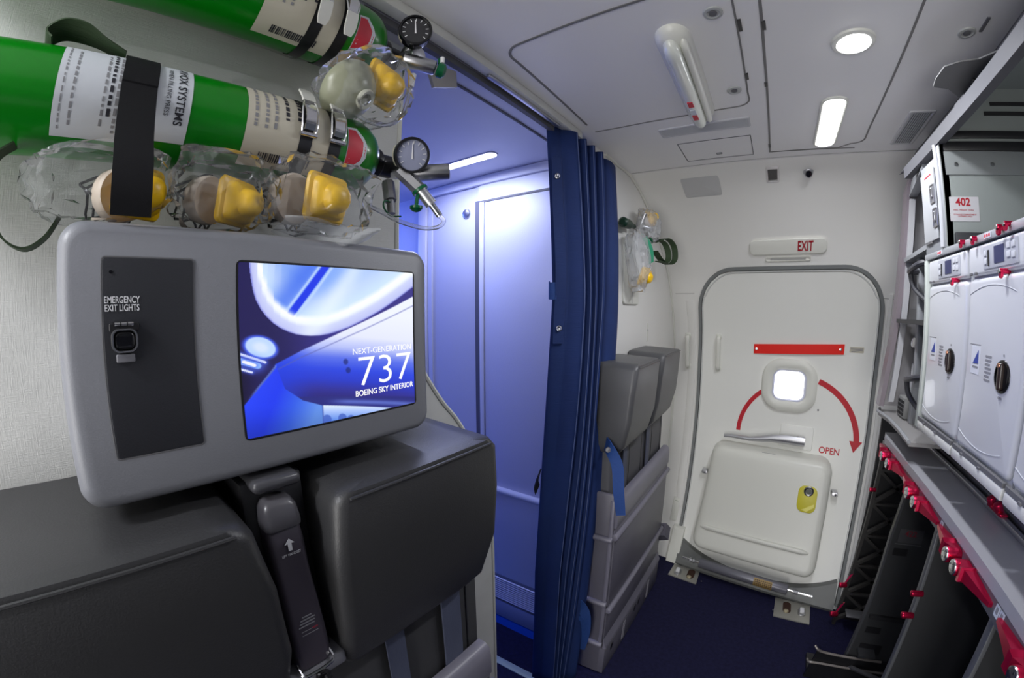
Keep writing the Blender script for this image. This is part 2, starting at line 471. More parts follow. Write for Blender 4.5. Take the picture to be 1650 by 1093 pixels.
cs = struct(mb.o('trim_9', mat('seam_mid', (.20, .195, .19), .7), smooth=False))
struct(MB().box(.568, .62, -1.75, 1.80, CZ-.012, CZ+.01).o('trim_10', seam_m, smooth=False))
struct(MB().box(-.545, .57, 1.662, 1.666, CZ-.0015, CZ+.002).o('trim_11', mat('seam_pale', (.42, .41, .40), .6), smooth=False))
# slot marks beside the hatch
mb = MB()
for a in ((-.012, .80, .84), (-.018, 1.02, 1.05), (.036, .82, .85), (.027, 1.08, 1.10), (.024, 1.52, 1.55)):
    mb.box(a[0]-.004, a[0]+.004, a[1], a[2], CZ-.003, CZ+.001)
struct(mb.o('trim_12', black_pl, smooth=False))

# ------------------------------------------------------------------ exit door and its liner
def strip_on(mbx, pts, wdt, dep, d0=0, mp=fD):
    """raised band following pts (u,v) on a surface"""
    L = []
    for i, p in enumerate(pts):
        a = Vector(pts[max(i-1, 0)]); b = Vector(pts[min(i+1, len(pts)-1)]); t = (b-a).normalized(); n = Vector((-t.y, t.x))*wdt/2; p = Vector(p)
        L.append([mp(p.x-n.x, p.y-n.y, d0), mp(p.x-n.x*.7, p.y-n.y*.7, d0+dep), mp(p.x+n.x*.7, p.y+n.y*.7, d0+dep), mp(p.x+n.x, p.y+n.y, d0)])
    mbx.loops(L)
DX0, DX1, DT = -.385, .572, 1.722
def dx(v):          # door right edge leans in a little towards the floor
    return DX1-.03*max(0, (.9-v))-.03*max(0, v-1.35)*1.2
def dl(v):
    return DX0-.012+.03*max(0, v-1.2)
left = [(dl(v), v) for v in np.linspace(.02, 1.50, 30)]
right = [(dx(v), v) for v in np.linspace(1.50, .02, 30)]
tl = [(dl(1.5)+.20-.20*math.cos(a), 1.5+.222*math.sin(a)) for a in np.linspace(0.08, PI/2, 12)]
tr_ = [(dx(1.5)-.20+.20*math.sin(a), 1.5+.222*math.cos(a)) for a in np.linspace(0, PI/2-.08, 12)]
outline = left+tl+tr_+right
# door leaf sits a little behind the liner: modelled as a shell on the curved surface
mb = MB()
zs = np.linspace(.02, 1.70, 44)
def row(v):
    if v <= 1.5:
        return dl(v)+.012, dx(v)-.012
    a = math.asin(min(1, (v-1.5)/.215)); k = .19*(1-math.cos(a))
    return dl(1.5)+.012+k, dx(1.5)-.012-k
G = [[fD(row(v)[0]+(row(v)[1]-row(v)[0])*i/12, v, .006) for i in range(13)] for v in zs]
G2 = [[p+Vector((0, .02, 0)) for p in r] for r in G]
for Q in (G, G2):
    V = [[mb.b.verts.new(p) for p in r] for r in Q]
    for a, b in zip(V, V[1:]):
        for i in range(12):
            mb.b.faces.new((a[i], a[i+1], b[i+1], b[i]))
door = struct(mb.o('door_1', door_m, ang=60))
mb = MB(); strip_on(mb, outline, .022, .016); mb.o('seal', seal_m, door)
mb = MB(); strip_on(mb, [(x+(.016 if i < 42 else -.016)*(1 if abs(x-.09) > .2 else 0), z-(.016 if z > 1.6 else 0)) for i, (x, z) in enumerate(outline)], .008, .012); mb.o('seal_lip', mat('lip_white', (.6, .61, .6), .4), door)
# kick bin at the door foot (grey)
mb = MB(); L = []
for i in range(25):
    x = -.375+.90*i/24; e = abs(i/24-.5)*2; top = .055+.085*e**2.6
    yb = SY(x, .05)
    L.append([(x, yb+.02, .002), (x, yb-.065, .002), (x, yb-.072, .02), (x, SY(x, top)-.035-.02*(1-e), top-.004), (x, SY(x, top)-.02, top), (x, yb+.05, top)])
mb.loops([[Vector(p) for p in l] for l in L]); mb.o('kick_plate', mat('kick_grey', (.15, .155, .15), .4), door)
# slide container (bustle): big rounded box, wider at its foot
mb = MB(); L = []
def bust(d, ins):
    pts = []
    base = rrect(.05, .445, .66-2*ins, .59-2*ins, max(.065-ins, .01), 7); full = []
    for q in range(32):
        full.append(base[q])
        if q % 8 == 7:
            a_, b_ = base[q], base[(q+1) % 32]
            full += [(a_[0]+(b_[0]-a_[0])*t_/10, a_[1]+(b_[1]-a_[1])*t_/10) for t_ in range(1, 10)]
    for (u, v) in full:
        k = .040*(1-(v-.15)/.59)       # flare on the left foot
        u2 = u+(-.045*(1-(v-.15)/.59)*(1 if u < .05 else .15)) + .02
        pts.append(fD(u2, v, d))
    return pts
for d, ins in ((0, -.004), (.085, 0), (.105, .004), (.118, .012), (.127, .026), (.130, .045), (.131, .10), (.131, .15), (.131, .20), (.131, .25), (.131, .28)):
    L.append(bust(d, ins))
mb.loops(L); bus = mb.o('slide_cover', ivory, door, ang=50)
mb = MB(); r = .0145
L = []
for i in range(20):
    x = -.262+.60*i/19; e = min(1, min(i, 19-i)/1.2+.35)
    c = fD(x, .281, .138)
    L.append([c+Vector((0, -math.cos(a)*r*e*.9+.004, math.sin(a)*r*e)) for a in np.linspace(0, 2*PI, 12, endpoint=False)])
mb.loops(L); mb.o('grab_rib', ivory, bus)
gp = fD
mb = MB(); mb.slab(gp, .285, .546, .098, .136, .034, .006, .002, d0=.130); yw = mb.o('gauge_window', yel_win, bus)
mb = MB(); p0 = fD(.288, .590, .137)
mb.lathe([(0, .026), (.004, .026), (.006, .022), (.004, .019), (.0035, 0)], p0, (-.12, -1, .1)); mb.o('gauge', steel, yw)
MB().lathe([(0, .016), (.003, .0155), (.0032, .0)], fD(.288, .590, .1405), (-.12, -1, .1)).o('gauge_dial', mat('gauge_dark', (.10, .11, .10), .3), yw)
MB().prism([fD(.262, .49, .1375), fD(.325, .53, .1375), fD(.325, .512, .1375), fD(.29, .484, .1375)], (0, -.001, 0)).o('gauge_flap', mat('yellow_flap', (.80, .74, .12), .35), yw, False)
for u, v in ((-.300, .552), (.432, .569)):
    b = MB(); b.slab(gp, u, v, .034, .020, .006, .04, .003, d0=.02); tabo = b.o('bracket', alum, door)
    MB().lathe([(0, .0065), (.003, .006), (.0035, 0)], fD(u+.004, v, .062), (0, -1, 0), 12).o('screw', steel, tabo)
b = MB(); b.slab(gp, .055, .735, .075, .010, .004, .003, .001, d0=.10); b.o('placard', mat('placard_grey', (.42, .42, .40), .5), bus)
# window with bright daylight, frame ring
win = MB(); win.ring(gp, .130, 1.105, .300, .290, .105, .058, .026, d0=.004); wf = win.o('window_frame', ivory, door, ang=60)
win = MB(); win.ring(gp, .130, 1.106, .200, .196, .058, .020, .018, d0=.004); win.o('window_reveal', mat('reveal_lilac', (.62, .63, .75), .3), wf)
win = MB(); win.slab(gp, .130, 1.106, .166, .162, .046, .004, 0, d0=.005); win.o('pane', daylight, wf)
MB().lathe([(0, .005), (.003, .005), (.0031, 0)], fD(.298, .985, .006), (0, -1, 0), 12).o('stud', seam_m, door)
# handle, its recess plate, arrows, OPEN, small placard
b = MB(); b.slab(gp, .196, .822, .182, .128, .012, .010, .004, d0=.004); b.o('handle_plate', door_m, door)
hl = [(-.210, .785, .018), (-.17, .790, .022), (-.06, .790, .026), (0, .799, .034), (.06, .811, .043), (.13, .816, .050), (.228, .816, .052), (.240, .816, .048)]
L = []
for u, v, hgt in hl:
    c = fD(u, v, .062); t = hgt/2
    L.append([c+Vector((0, -math.cos(a)*.013, math.sin(a)*t)) for a in np.linspace(0, 2*PI, 14, endpoint=False)])
b = MB(); b.loops(L); hd = b.o('handle', alum, door)
b = MB(); b.cyl(fD(.205, .816, 0), fD(.205, .816, .06), .016); b.o('handle_boss', alum, hd)
b = MB()
rad, cx, cz = .346, .170, .815
def arcpt(a, r):
    return (cx+r*math.cos(a)*1.0, cz+r*math.sin(a))
def arcband(a0, a1, w0, n=22):
    L = []
    for k in range(n+1):
        a = a0+(a1-a0)*k/n
        L.append([fD(*arcpt(a, rad-w0/2), .007), fD(*arcpt(a, rad+w0/2), .007), fD(*arcpt(a, rad+w0/2), .0085), fD(*arcpt(a, rad-w0/2), .0085)])
    b.loops(L)
arcband(math.radians(70), math.radians(2), .030)
rad = .304
arcband(math.radians(180), math.radians(128), .024)
rad = .346
b.loops([[fD(x, z, .007) for x, z in ((.478, .842), (.546, .842), (.505, .782))], [fD(x, z, .0085) for x, z in ((.478, .842), (.546, .842), (.505, .782))]])
b.o('arrow', arrow_red, door, False)
text('OPEN', .050, gp, .380, .757, door, arrow_red, d=.008, bold=.0006, sx=.86)
b = MB(); b.slab(gp, .465, 1.322, .072, .030, .003, .0015, 0, d0=.006); pk = b.o('placard', lab_c, door)
for k in range(4):
    b = MB(); b.slab(gp, .465-.006*(k == 3), 1.331-.006*k, .062-.02*(k == 3), .0028, .001, .0008, 0, d0=.0075)
    b.o('lettering', ink_grey, pk)
# assist handles: one on the frame, one on the door
def assist(u, parent, nm, lab=None):
    L = []
    pts = [(.000, 1.352), (.020, 1.350), (.036, 1.335), (.040, 1.26), (.036, 1.178), (.020, 1.163), (0, 1.161)]
    P = catmull([Vector((0, d, v)) for d, v in pts], 5)
    for i, p in enumerate(P):
        t = (P[min(i+1, len(P)-1)]-P[max(i-1, 0)]).normalized(); n = Vector((0, -t.z, t.y))
        c = fD(u, p.z, p.y); cx_ = Vector((1, -.16, 0)).normalized(); nn = Vector((0, -n.y, n.z))
        L.append([c+cx_*math.cos(a)*.013+nn*math.sin(a)*.009 for a in np.linspace(0, 2*PI, 12, endpoint=False)])
    m = MB(); m.loops(L)
    m.slab(gp, u, 1.352, .036, .036, .012, .006, .003, d0=.003); m.slab(gp, u, 1.161, .036, .036, .012, .006, .003, d0=.003)
    return m.o(nm, ivory, parent, ang=60)
assist(-.280, door, 'assist_handle')
tag(assist(-.468, None, 'assist_handle'), 'white vertical grab handle on the frame left of the exit door', 'handle')
# warning strap above the window
L = []
for i in range(25):
    u = -.076+.478*i/24; k = i/24; v = 1.296+.025*k; h = .027 if i not in (0, 24) else .027
    L.append([fD(u, v+h, .010+.006*math.sin(k*PI)), fD(u, v-h-.004*math.cos(k*PI)*0, .010+.008*math.sin(k*PI)), fD(u, v-h, .013+.008*math.sin(k*PI)), fD(u, v+h, .013+.006*math.sin(k*PI))])
b = MB(); b.loops(L); ws = b.o('warning_strap', strap_red)
tag(ws, 'red warning strap stretched across the exit door above its window', 'strap')
for u, v in ((-.062, 1.297), (.383, 1.320)):
    MB().lathe([(0, .008), (.004, .007), (.005, 0)], fD(u, v, .013), (0, -1, 0), 14).o('snap', steel, ws)
# girt bar at the foot of the door
gb = thing('girt_bar', 'metal girt bar with wide grey sleeve lying along the foot of the exit door', 'bar', (.03, 2.12, .09))
def gpos(u):
    return Vector((u, 2.150-.165*u-.02, .088))
MB().cyl(gpos(-.33), gpos(.40), .0065, seg=14).o('rod', chrome, gb)
MB().cyl(gpos(-.225), gpos(.27), .028, bev=.003).o('sleeve', mat('sleeve_grey', (.17, .17, .20), .3, .3), gb)
for u in (-.285, -.265):
    MB().cyl(gpos(u), gpos(u+.008), .014, seg=16).o('washer', alum, gb)
MB().cyl(gpos(.30), gpos(.325), .013, seg=16).o('collar', alum_dk, gb)
c = gpos(.13); L = []
for u in (.085, .185):
    q = gpos(u); L.append([q+Vector((0, -math.cos(a)*.0287, math.sin(a)*.0287)) for a in np.linspace(-1.0, 1.1, 9)])
m = MB(); m.loops(L, closed=False); lb = m.o('label', mat('label_ochre', (.36, .24, .08), .5), gb)
m = MB()
for k in range(4):
    for j in range(9):
        a = -.35+k*.33; u = .091+j*.0105
        q0, q1 = gpos(u), gpos(u+.0075)
        m.loops([[q+Vector((0, -math.cos(t)*.0292, math.sin(t)*.0292)) for t in (a, a+.19)] for q in (q0, q1)], closed=False)
m.o('lettering', mat('ink_brown', (.06, .03, .02), .6), lb, False)
# floor brackets
def bracket(pts, name_l, slotx, sloty, btnx, btny, ang):
    e = thing('floor_bracket', name_l, 'bracket', (slotx, sloty, 0), 'girt bar brackets in the floor')
    MB().prism([(x, y, .0005) for x, y in pts], (0, 0, .006)).o('plate', plate_m, e, False)
    f = fF(.0066)
    m = MB(); m.slab(f, slotx, sloty, .042, .092, .021, .0012, 0); m.o('slot', mat('slot_brown', (.05, .02, .012), .6), e)
    MB().lathe([(0, .014), (.006, .013), (.009, .006), (.0095, 0)], (slotx-.004, sloty-.036, .008), (0, 0, 1), 16).o('roller', mat('roller_brass', (.55, .48, .33), .35, .6), e)
    m = MB(); m.slab(f, btnx, btny, .040, .055, .016, .003, .001); hb = m.o('latch_seat', steel, e)
    m = MB(); m.box(btnx-.012, btnx+.012, btny-.016, btny+.020, .009, .028, .005); m.o('latch', white_pl, e)
    for sx in (-1, 1):
        MB().lathe([(0, .004), (.0015, .0035), (.0016, 0)], (slotx+sx*.07+.0, sloty-.045, .0066), (0, 0, 1), 10).o('screw', steel, e)
bracket([(-.385, 2.10), (-.215, 2.075), (-.222, 2.232), (-.375, 2.25)], 'steel floor bracket under the left foot of the exit door', -.262, 2.155, -.338, 2.145, 0)
bracket([(.218, 1.955), (.402, 1.945), (.408, 2.10), (.222, 2.115)], 'steel floor bracket under the right foot of the exit door', .285, 2.045, .362, 2.025, 0)

# exit sign and its lamp, door frame seams, placards
m = MB(); m.slab(gp, .090, 1.814, .368, .066, .026, .018, .006, d0=.002); ex = tag(m.o('exit_sign', ivory), 'long white sign over the door with red EXIT lettering', 'sign')
m = MB(); m.slab(gp, .05, 1.815, .24, .046, .012, .0012, 0, d0=.0178); m.o('sign_face', mat('sign_face', (.70, .69, .62), .4), ex)
text('EXIT', .058, gp, .172, 1.7945, ex, exit_red, d=.026, bold=.0011, sx=.62)
lp = thing('door_lamp', 'small recessed white lamp strip directly under the EXIT sign', 'lamp', (.09, 2.2, 1.76))
m = MB(); m.ring(gp, .092, 1.762, .22, .024, .010, .007, .010, d0=.001); m.o('housing', ivory, lp)
m = MB(); m.slab(gp, .092, 1.762, .17, .013, .004, .008, .002, d0=.001); m.o('lens', mat('lens_grey', (.40, .40, .38), .3), lp)
m = MB(); m.slab(gp, .03, 2.061, .042, .022, .002, .003, 0, d0=.002); hx = tag(m.o('ceiling_slot', black_pl), 'small dark rectangular slot with metal rim above the exit door', 'slot')
m = MB(); m.ring(gp, .03, 2.060, .050, .034, .004, .006, .005, d0=.001); m.o('rim', steel, hx)
sp = thing('spotlight', 'small round metal spotlight beside the dark slot above the exit door', 'spotlight', (.173, 1.79, 2.06))
MB().lathe([(0, .021), (.006, .020), (.012, .015)], fD(.173, 2.064, .0), (0, -.75, -.65)).o('base', alum, sp)
MB().lathe([(0, .011), (.022, .016), (.025, .015), (.020, .012), (.018, 0)], fD(.173, 2.062, .004), (0, -.8, -.6)).o('head', steel, sp)
MB().lathe([(0, .012), (.001, .0)], fD(.173, 2.062, .004)+Vector((0, -.8, -.6))*.023, (0, -.8, -.6)).o('lens', black_gl, sp)
m = MB(); m.slab(gp, -.275, 2.045, .165, .050, .008, .0015, 0, d0=.001); struct(m.o('trim_13', mat('patch_grey', (.55, .55, .55), .5)))
m = MB(); strip_on(m, [(-.415, 1.60), (-.53, 1.60)], .004, .0012); strip_on(m, [(.53, 1.585), (.63, 1.575)], .004, .0012); struct(m.o('trim_14', mat('seam_pale', (.42, .41, .40), .6), smooth=False))
m = MB(); m.slab(gp, -.452, .278, .042, .138, .006, .004, .002, d0=.002); ph = tag(m.o('placard', ivory), 'narrow cream placard on the door frame beside the far jump seat', 'placard')
for v in (.31, .25):
    m = MB(); m.slab(gp, -.452, v, .022, .034, .003, .001, 0, d0=.006); m.o('symbol', mat('symbol_green', (.35, .40, .28), .5), ph)
m = MB(); m.slab(gp, -.400, .10, .075, .19, .004, .045, .006, d0=.0); tag(m.o('hinge_cover', ivory), 'white hinge cover at the floor left of the exit door', 'cover')
# frame step left of the seal (vertical edge)
m = MB(); strip_on(m, [(-.445+.012*(v < .4), v) for v in np.linspace(.30, 1.56, 26)], .05, .006); struct(m.o('trim_15', wall_white))
m = MB(); strip_on(m, [(dx(v)+.034, v) for v in np.linspace(.02, 1.6, 26)], .02, .008); struct(m.o('trim_16', wall_white))

# ------------------------------------------------------------------ ceiling fixtures
cm = fC(CZ)
fx = thing('emergency_light', 'long rounded ivory emergency light housing sticking down from the ceiling hatch', 'light', (-.155, 1.0, CZ))
A0, A1 = Vector((-.152, .765, CZ)), Vector((-.165, 1.235, CZ))
def capsule(mbx, p0, p1, hw, dp, up=0, n=14, e=.05):
    d = (p1-p0); Ln = d.length; d.normalize(); sd = Vector((0, 0, 1)).cross(d)
    L = []
    K = 22
    for i in range(K+1):
        t = .5-.5*math.cos(PI*i/K); s = t*Ln
        k = min(1, math.sqrt(max(0, 1-(1-min(s, Ln-s)/e)**2)) if min(s, Ln-s) < e else 1); k = max(k, .05)
        c = p0+d*s
        L.append([c+sd*hw*k*math.cos(a)-Vector((0, 0, 1))*(up+dp*k*abs(math.sin(a))**.8) for a in np.linspace(0, PI, n)])
    mbx.loops(L)
m = MB(); capsule(m, A0, A1, .040, .030); m.o('base', ivory, fx)
m = MB(); capsule(m, A0+Vector((-.006, .02, 0)), A1+Vector((-.006, -.01, 0)), .020, .030, up=.024, e=.04); m.o('lens', mat('lens_ribbed', (.74, .76, .70), .2, coat=.4), fx)
m = MB(); capsule(m, A0+Vector((.022, .03, 0)), A1+Vector((.022, -.02, 0)), .010, .018, up=.022, e=.03); m.o('ridge', ivory, fx)
for y, mm in ((1.04, lab_red), (1.085, blue_tri), (1.12, lab_red)):
    m = MB(); q = A0+(A1-A0)*((y-.765)/.47); m.box(q.x-.016, q.x-.002, y-.014, y+.014, CZ-.0555, CZ-.0525); m.o('label', mm if mm is lab_red else lab_w, fx)
def disc_thing(x, y, label, name='ceiling_fastener'):
    m = MB(); m.lathe([(0, .020), (.003, .019), (.004, .014), (.002, .012), (.0018, 0)], (x, y, CZ), (0, 0, -1), 24)
    o = tag(m.o(name, mat('fastener_grey', (.42, .43, .42), .4)), label, 'fastener', 'round ceiling fasteners')
    MB().lathe([(0, .0085), (.002, .008), (.0021, 0)], (x, y, CZ-.0018), (0, 0, -1), 16).o('bolt', seam_m, o)
disc_thing(-.058, .762, 'round ceiling fastener beside the top end of the long light housing')
disc_thing(-.057, 1.098, 'round ceiling fastener at the corner of the ceiling hatch')
disc_thing(.475, .934, 'round ceiling fastener near the grey flap on the galley rail')
MB_ = MB(); MB_.box(.500, .507, .88, .93, CZ-.003, CZ+.001); struct(MB_.o('trim_17', seam_m, smooth=False))
def grille(u0, u1, v0, v1, label, n, along='X'):
    g = thing('ceiling_vent', label, 'vent', ((u0+u1)/2, (v0+v1)/2, CZ))
    m = MB(); m.ring(cm, (u0+u1)/2, (v0+v1)/2, u1-u0+.016, v1-v0+.016, .006, .010, .005, d0=0); m.o('frame', mat('vent_frame', (.55, .55, .57), .5), g)
    m = MB(); m.box(u0, u1, v0, v1, CZ-.0012, CZ); m.o('backing', seam_m, g)
    m = MB()
    for k in range(n):
        if along == 'X':
            y = v0+(v1-v0)*(k+.5)/n; m.box(u0, u1, y-.3*(v1-v0)/n, y+.3*(v1-v0)/n, CZ-.004, CZ-.001)
        else:
            x = u0+(u1-u0)*(k+.5)/n; m.box(x-.25*(u1-u0)/n, x+.25*(u1-u0)/n, v0, v1, CZ-.004, CZ-.001)
    m.o('slats', mat('vent_slat', (.50, .51, .53), .5), g, False)
grille(-.312, -.038, 1.282, 1.334, 'long narrow grey vent in the ceiling beside the long light housing', 12, 'X')
grille(.458, .522, 1.335, 1.585, 'grey slatted vent in the ceiling at the top of the galley', 9, 'Y')
m = MB(); m.ring(cm, -.163, 1.515, .255, .19, .003, .003, .0015); hp = struct(m.o('trim_18', seam_m))
m = MB(); m.ring(cm, -.16, 1.56, .022, .014, .002, .002, .002); m.o('catch', seam_m, hp)
# recessed lights
ls = thing('ceiling_light', 'bright pill-shaped light strip in the galley ceiling', 'light', (.215, 1.39, CZ))
m = MB(); m.ring(cm, .215, 1.39, .078, .375, .034, .010, .006); m.o('frame', ivory, ls)
m = MB(); m.slab(cm, .215, 1.39, .060, .357, .028, .008, .003, d0=.001); m.o('diffuser', lamp_w, ls)
ld = thing('dome_light', 'small round bright dome light in the galley ceiling', 'light', (.228, .94, CZ))
MB().lathe([(0, .050), (.005, .048), (.007, .042)], (.228, .940, CZ), (0, 0, -1), 32).o('frame', ivory, ld)
MB().lathe([(0, .041), (.008, .038), (.013, .028), (.015, 0)], (.228, .940, CZ), (0, 0, -1), 32).o('diffuser', lamp_w, ld)
l2 = thing('ceiling_light', 'added light strip in the ceiling near the opposite doorway, behind the viewer', 'light', (-.34, -.75, CZ))  # unseen fixture added to carry the near fill light
m = MB(); m.ring(cm, -.34, -.75, .078, .375, .034, .010, .006); m.o('frame', ivory, l2)
m = MB(); m.slab(cm, -.34, -.75, .060, .357, .028, .008, .003, d0=.001); m.o('diffuser', lamp_w, l2)
l3 = thing('corridor_light', 'long white light strip in the aisle ceiling beyond the near wall', 'light', (-1.05, 1.112, 2.06))
c6 = fC(2.06)
m = MB(); m.ring(c6, -1.05, 1.113, .40, .052, .024, .006, .004); m.o('frame', lav_lt, l3)
m = MB(); m.slab(c6, -1.05, 1.113, .388, .040, .019, .006, .002, d0=.001); m.o('diffuser', lamp_b, l3)

# ------------------------------------------------------------------ curtain
ct = thing('curtain', 'dark blue pleated curtain drawn back and bunched at the aisle', 'curtain', (-.6, 1.2, 0))
top = [(-.606, 1.050), (-.602, 1.036), (-.594, 1.038), (-.584, 1.050), (-.577, 1.062), (-.572, 1.074), (-.562, 1.082), (-.548, 1.094), (-.532, 1.112), (-.536, 1.126),
       (-.572, 1.136), (-.576, 1.146), (-.528, 1.160), (-.530, 1.170), (-.574, 1.182), (-.576, 1.194), (-.525, 1.208), (-.527, 1.218), (-.576, 1.232), (-.578, 1.244),
       (-.521, 1.258), (-.524, 1.270), (-.590, 1.280), (-.594, 1.292), (-.556, 1.298), (-.528, 1.312), (-.514, 1.340), (-.511, 1.375), (-.517, 1.402), (-.545, 1.414)]
def lerp(tab, z):
    for (z1, a), (z0, b) in zip(tab, tab[1:]):
        if z >= z0:
            return b+(a-b)*(min(z, z1)-z0)/(z1-z0)
    return tab[-1][1]
YR = [(2.06, 1.424), (1.75, 1.425), (1.5, 1.405), (1.24, 1.370), (1.0, 1.335), (.7, 1.285), (.36, 1.23), (.02, 1.175)]
YL = [(2.06, 1.036), (1.55, 1.040), (1.1, 1.035), (.6, 1.05), (.02, 1.085)]
SX = [(2.06, 0), (1.55, .016), (1.1, -.008), (.9, -.024), (.6, -.046), (.02, -.070)]
def cpt(X, Y, z):
    a = (Y-1.036)/.388
    yl, yr = lerp(YL, z), lerp(YR, z)
    wv = .005*math.sin(z*4.3+a*9)*(1 if .03 < a < .97 else .4)
    return Vector((X+lerp(SX, z)*(1-a)*.9+.006*(2.06-z)/2.06*a+wv*.7, yl+(yr-yl)*a+wv*.3, z))
P2 = catmull([Vector((a, b, 0)) for a, b in top], 4)
NZ = 46
def ctop(Y):
    return 2.068-.045*(Y-1.036)/.388
m = MB()
def cgrid(i, j):
    q = P2[round(i*(len(P2)-1))]
    return cpt(q.x, q.y, .015+(ctop(q.y)-.015)*j)
m.grid(cgrid, len(P2)-1, NZ)
cl = m.o('cloth', curtain_m, ct, ang=80)
sm = cl.modifiers.new('thickness', 'SOLIDIFY'); sm.thickness = .0025; sm.offset = -1
m = MB()      # thin paler tubes along the pleat ridges
for a, b in ((-.532, 1.112), (-.528, 1.160), (-.525, 1.208), (-.521, 1.258)):
    m.tube([cpt(a, b, z)+Vector((.0025, -.0025, 0)) for z in np.linspace(.03, ctop(b)-.004, 30)], .0011, 5)
m.o('pleat_ridge_lines', curtain_e, ct)
m = MB()      # snap band down the front hem
L = []
for z in np.linspace(1.40, 1.96, 24):
    k = .0015*math.sin(z*20)
    p, q = cpt(-.592+k, 1.040, z), cpt(-.574+k, 1.070, z); n = Vector((.004, -.010, 0))
    L.append([p+n, q+n, q+n*.6, p+n*.6])
m.loops(L); sb = m.o('snap_band', curtain_m, ct)
for z in (1.90, 1.445):
    MB().lathe([(0, .009), (.004, .0085), (.005, .006), (.003, .003), (.003, 0)], cpt(-.583, 1.054, z)+Vector((.005, -.011, 0)), (.5, -.85, 0), 18).o('snap', steel, sb)
m = MB(); m.ribbon([cpt(-.611, 1.045, 1.56)+Vector((-.004, -.004, 0)), cpt(-.604, 1.030, 1.555)+Vector((0, -.008, 0)), cpt(-.590, 1.042, 1.555)+Vector((.002, -.008, 0))], (0, 0, .05), .003); m.o('keeper', strap_blue, ct)
m = MB(); m.ribbon([cpt(-.606, 1.040, .985)+Vector((-.004, -.004, 0)), cpt(-.602, 1.03, .955)+Vector((-.006, -.012, 0)), cpt(-.598, 1.03, .935)+Vector((-.004, -.012, 0))], (.010, .008, .035), .004); m.o('keeper', black_cl, ct)
# tie straps
def strap(pts, wid, nm='tie_strap'):
    m = MB(); m.ribbon(pts, wid, .0035); return m.o(nm, strap_blue, ct)
t1 = strap([(-.505, 1.275, 1.045), (-.470, 1.235, 1.035), (-.436, 1.225, .985), (-.422, 1.215, .90), (-.408, 1.215, .815)], [(.0, .004, .05), (.012, .004, .045), (.034, .01, .02), (.036, .01, .004), (.030, .01, .004)])
MB().lathe([(0, .010), (.005, .009), (.0055, 0)], (-.475, 1.232, 1.035), (.5, -.8, .2), 16).o('snap', steel, t1)
t2 = strap([(-.552, 1.205, .365), (-.525, 1.195, .385), (-.503, 1.195, .36), (-.500, 1.20, .27), (-.512, 1.205, .16)], [(.004, 0, .075), (.01, 0, .07), (.035, .01, .02), (.04, .01, .0), (.03, .01, 0)])
m = MB(); m.ribbon([(-.553, 1.197, .325), (-.53, 1.19, .34), (-.508, 1.19, .33)], (.01, 0, .018), .006); m.o('loop', strap_blue, t2)

# ------------------------------------------------------------------ monitor console
mo = thing('monitor_console', 'grey wall console with a lit screen and a charcoal control panel', 'monitor', (-.63, .195, 1.32))
XF = -.45
m = MB(); L = []
cu, cv, wd_, hh, rr_ = .1955, 1.4545, .452, .268, .024
for x, ins in ((-.632, .004), (-.50, .001), (-.468, 0), (-.459, .0016), (-.4525, .006), (-.450, .0125)):
    L.append([Vector((x, u, v)) for u, v in rrect(cu, cv, wd_-2*ins, hh-2*ins, rr_-ins*.5, 8)])
m.loops(L); m.o('housing', grey_con, mo, ang=50)
fx_ = fX(XF)
m = MB(); m.ring(fx_, .0525, 1.4615, .0885, .187, .004, .0018, .0006, n=3); m.o('panel_gap', seam_m, mo)
m = MB(); m.slab(fx_, .0525, 1.4615, .085, .1835, .003, .0010, .0005, n=3); cp = m.o('control_panel', dark_pan, mo)
MB().lathe([(0, .0016), (.0006, .0015), (.00062, 0)], (XF+.001, .0175, 1.5405), (1, 0, 0), 12).o('sensor', black_gl, cp)
text('EMERGENCY\nEXIT LIGHTS', .0086, fx_, .0275, 1.5125, cp, ink_white, d=.0012, bold=.00012, sx=.66)
sw = MB(); sw.slab(fx_, .0285, 1.4905, .027, .008, .002, .004, .001, d0=.001); sw = sw.o('switch_guard', black_pl, cp)
m = MB(); m.ring(fx_, .0285, 1.4785, .0245, .0225, .008, .0026, .006, d0=.001); m.o('guard_ring', steel, sw)
m = MB(); m.slab(fx_, .0285, 1.4785, .018, .016, .005, .005, .002, d0=.0012); m.o('toggle', black_gl, sw)
m = MB(); m.slab(fx_, .0285, 1.4625, .017, .0075, .0015, .005, .001, d0=.001); m.o('guard_tab', mat('tab_grey', (.16, .16, .18), .35), sw)
m = MB()
for k in (-1, 0, 1):
    m.cyl((XF+.005, .0285+k*.006-.0025, 1.4935), (XF+.005, .0285+k*.006+.0025, 1.4935), .0018, seg=10)
m.o('hinge', steel, sw)
# screen: the picture is emitted by the display itself
m = MB(); m.ring(fx_, .266, 1.459, .252, .194, .006, .003, .0008, n=3); m.o('screen_gap', black_pl, mo)
SY0, SY1, SZ0, SZ1 = .1425, .3890, 1.3645, 1.5535
NU, NV = 320, 240
m = MB(); m.grid(lambda i, j: Vector((XF+.0008, SY0+(SY1-SY0)*i, SZ1+(SZ0-SZ1)*j)), NU, NV)
scr = m.o('screen', mat('screen_tmp', (0, 0, 0)), mo, False, recalc=False)
st = np.array([((v.co.y-SY0)/(SY1-SY0), (SZ1-v.co.z)/(SZ1-SZ0)) for v in scr.data.vertices])
s, t = st[:, 0], st[:, 1]
x = 10+1035*s+40*t*(1-s); y = (10+65*s)+t*((1035-205*s)-(10+65*s))
def mixc(c, nc, k):
    k = np.clip(k, 0, 1)[:, None]; return c*(1-k)+np.asarray(nc, float)*k
def ramp(v, tab):
    xs = [a for a, _ in tab]; return np.stack([np.interp(v, xs, [c[i] for _, c in tab]) for i in range(3)], 1)
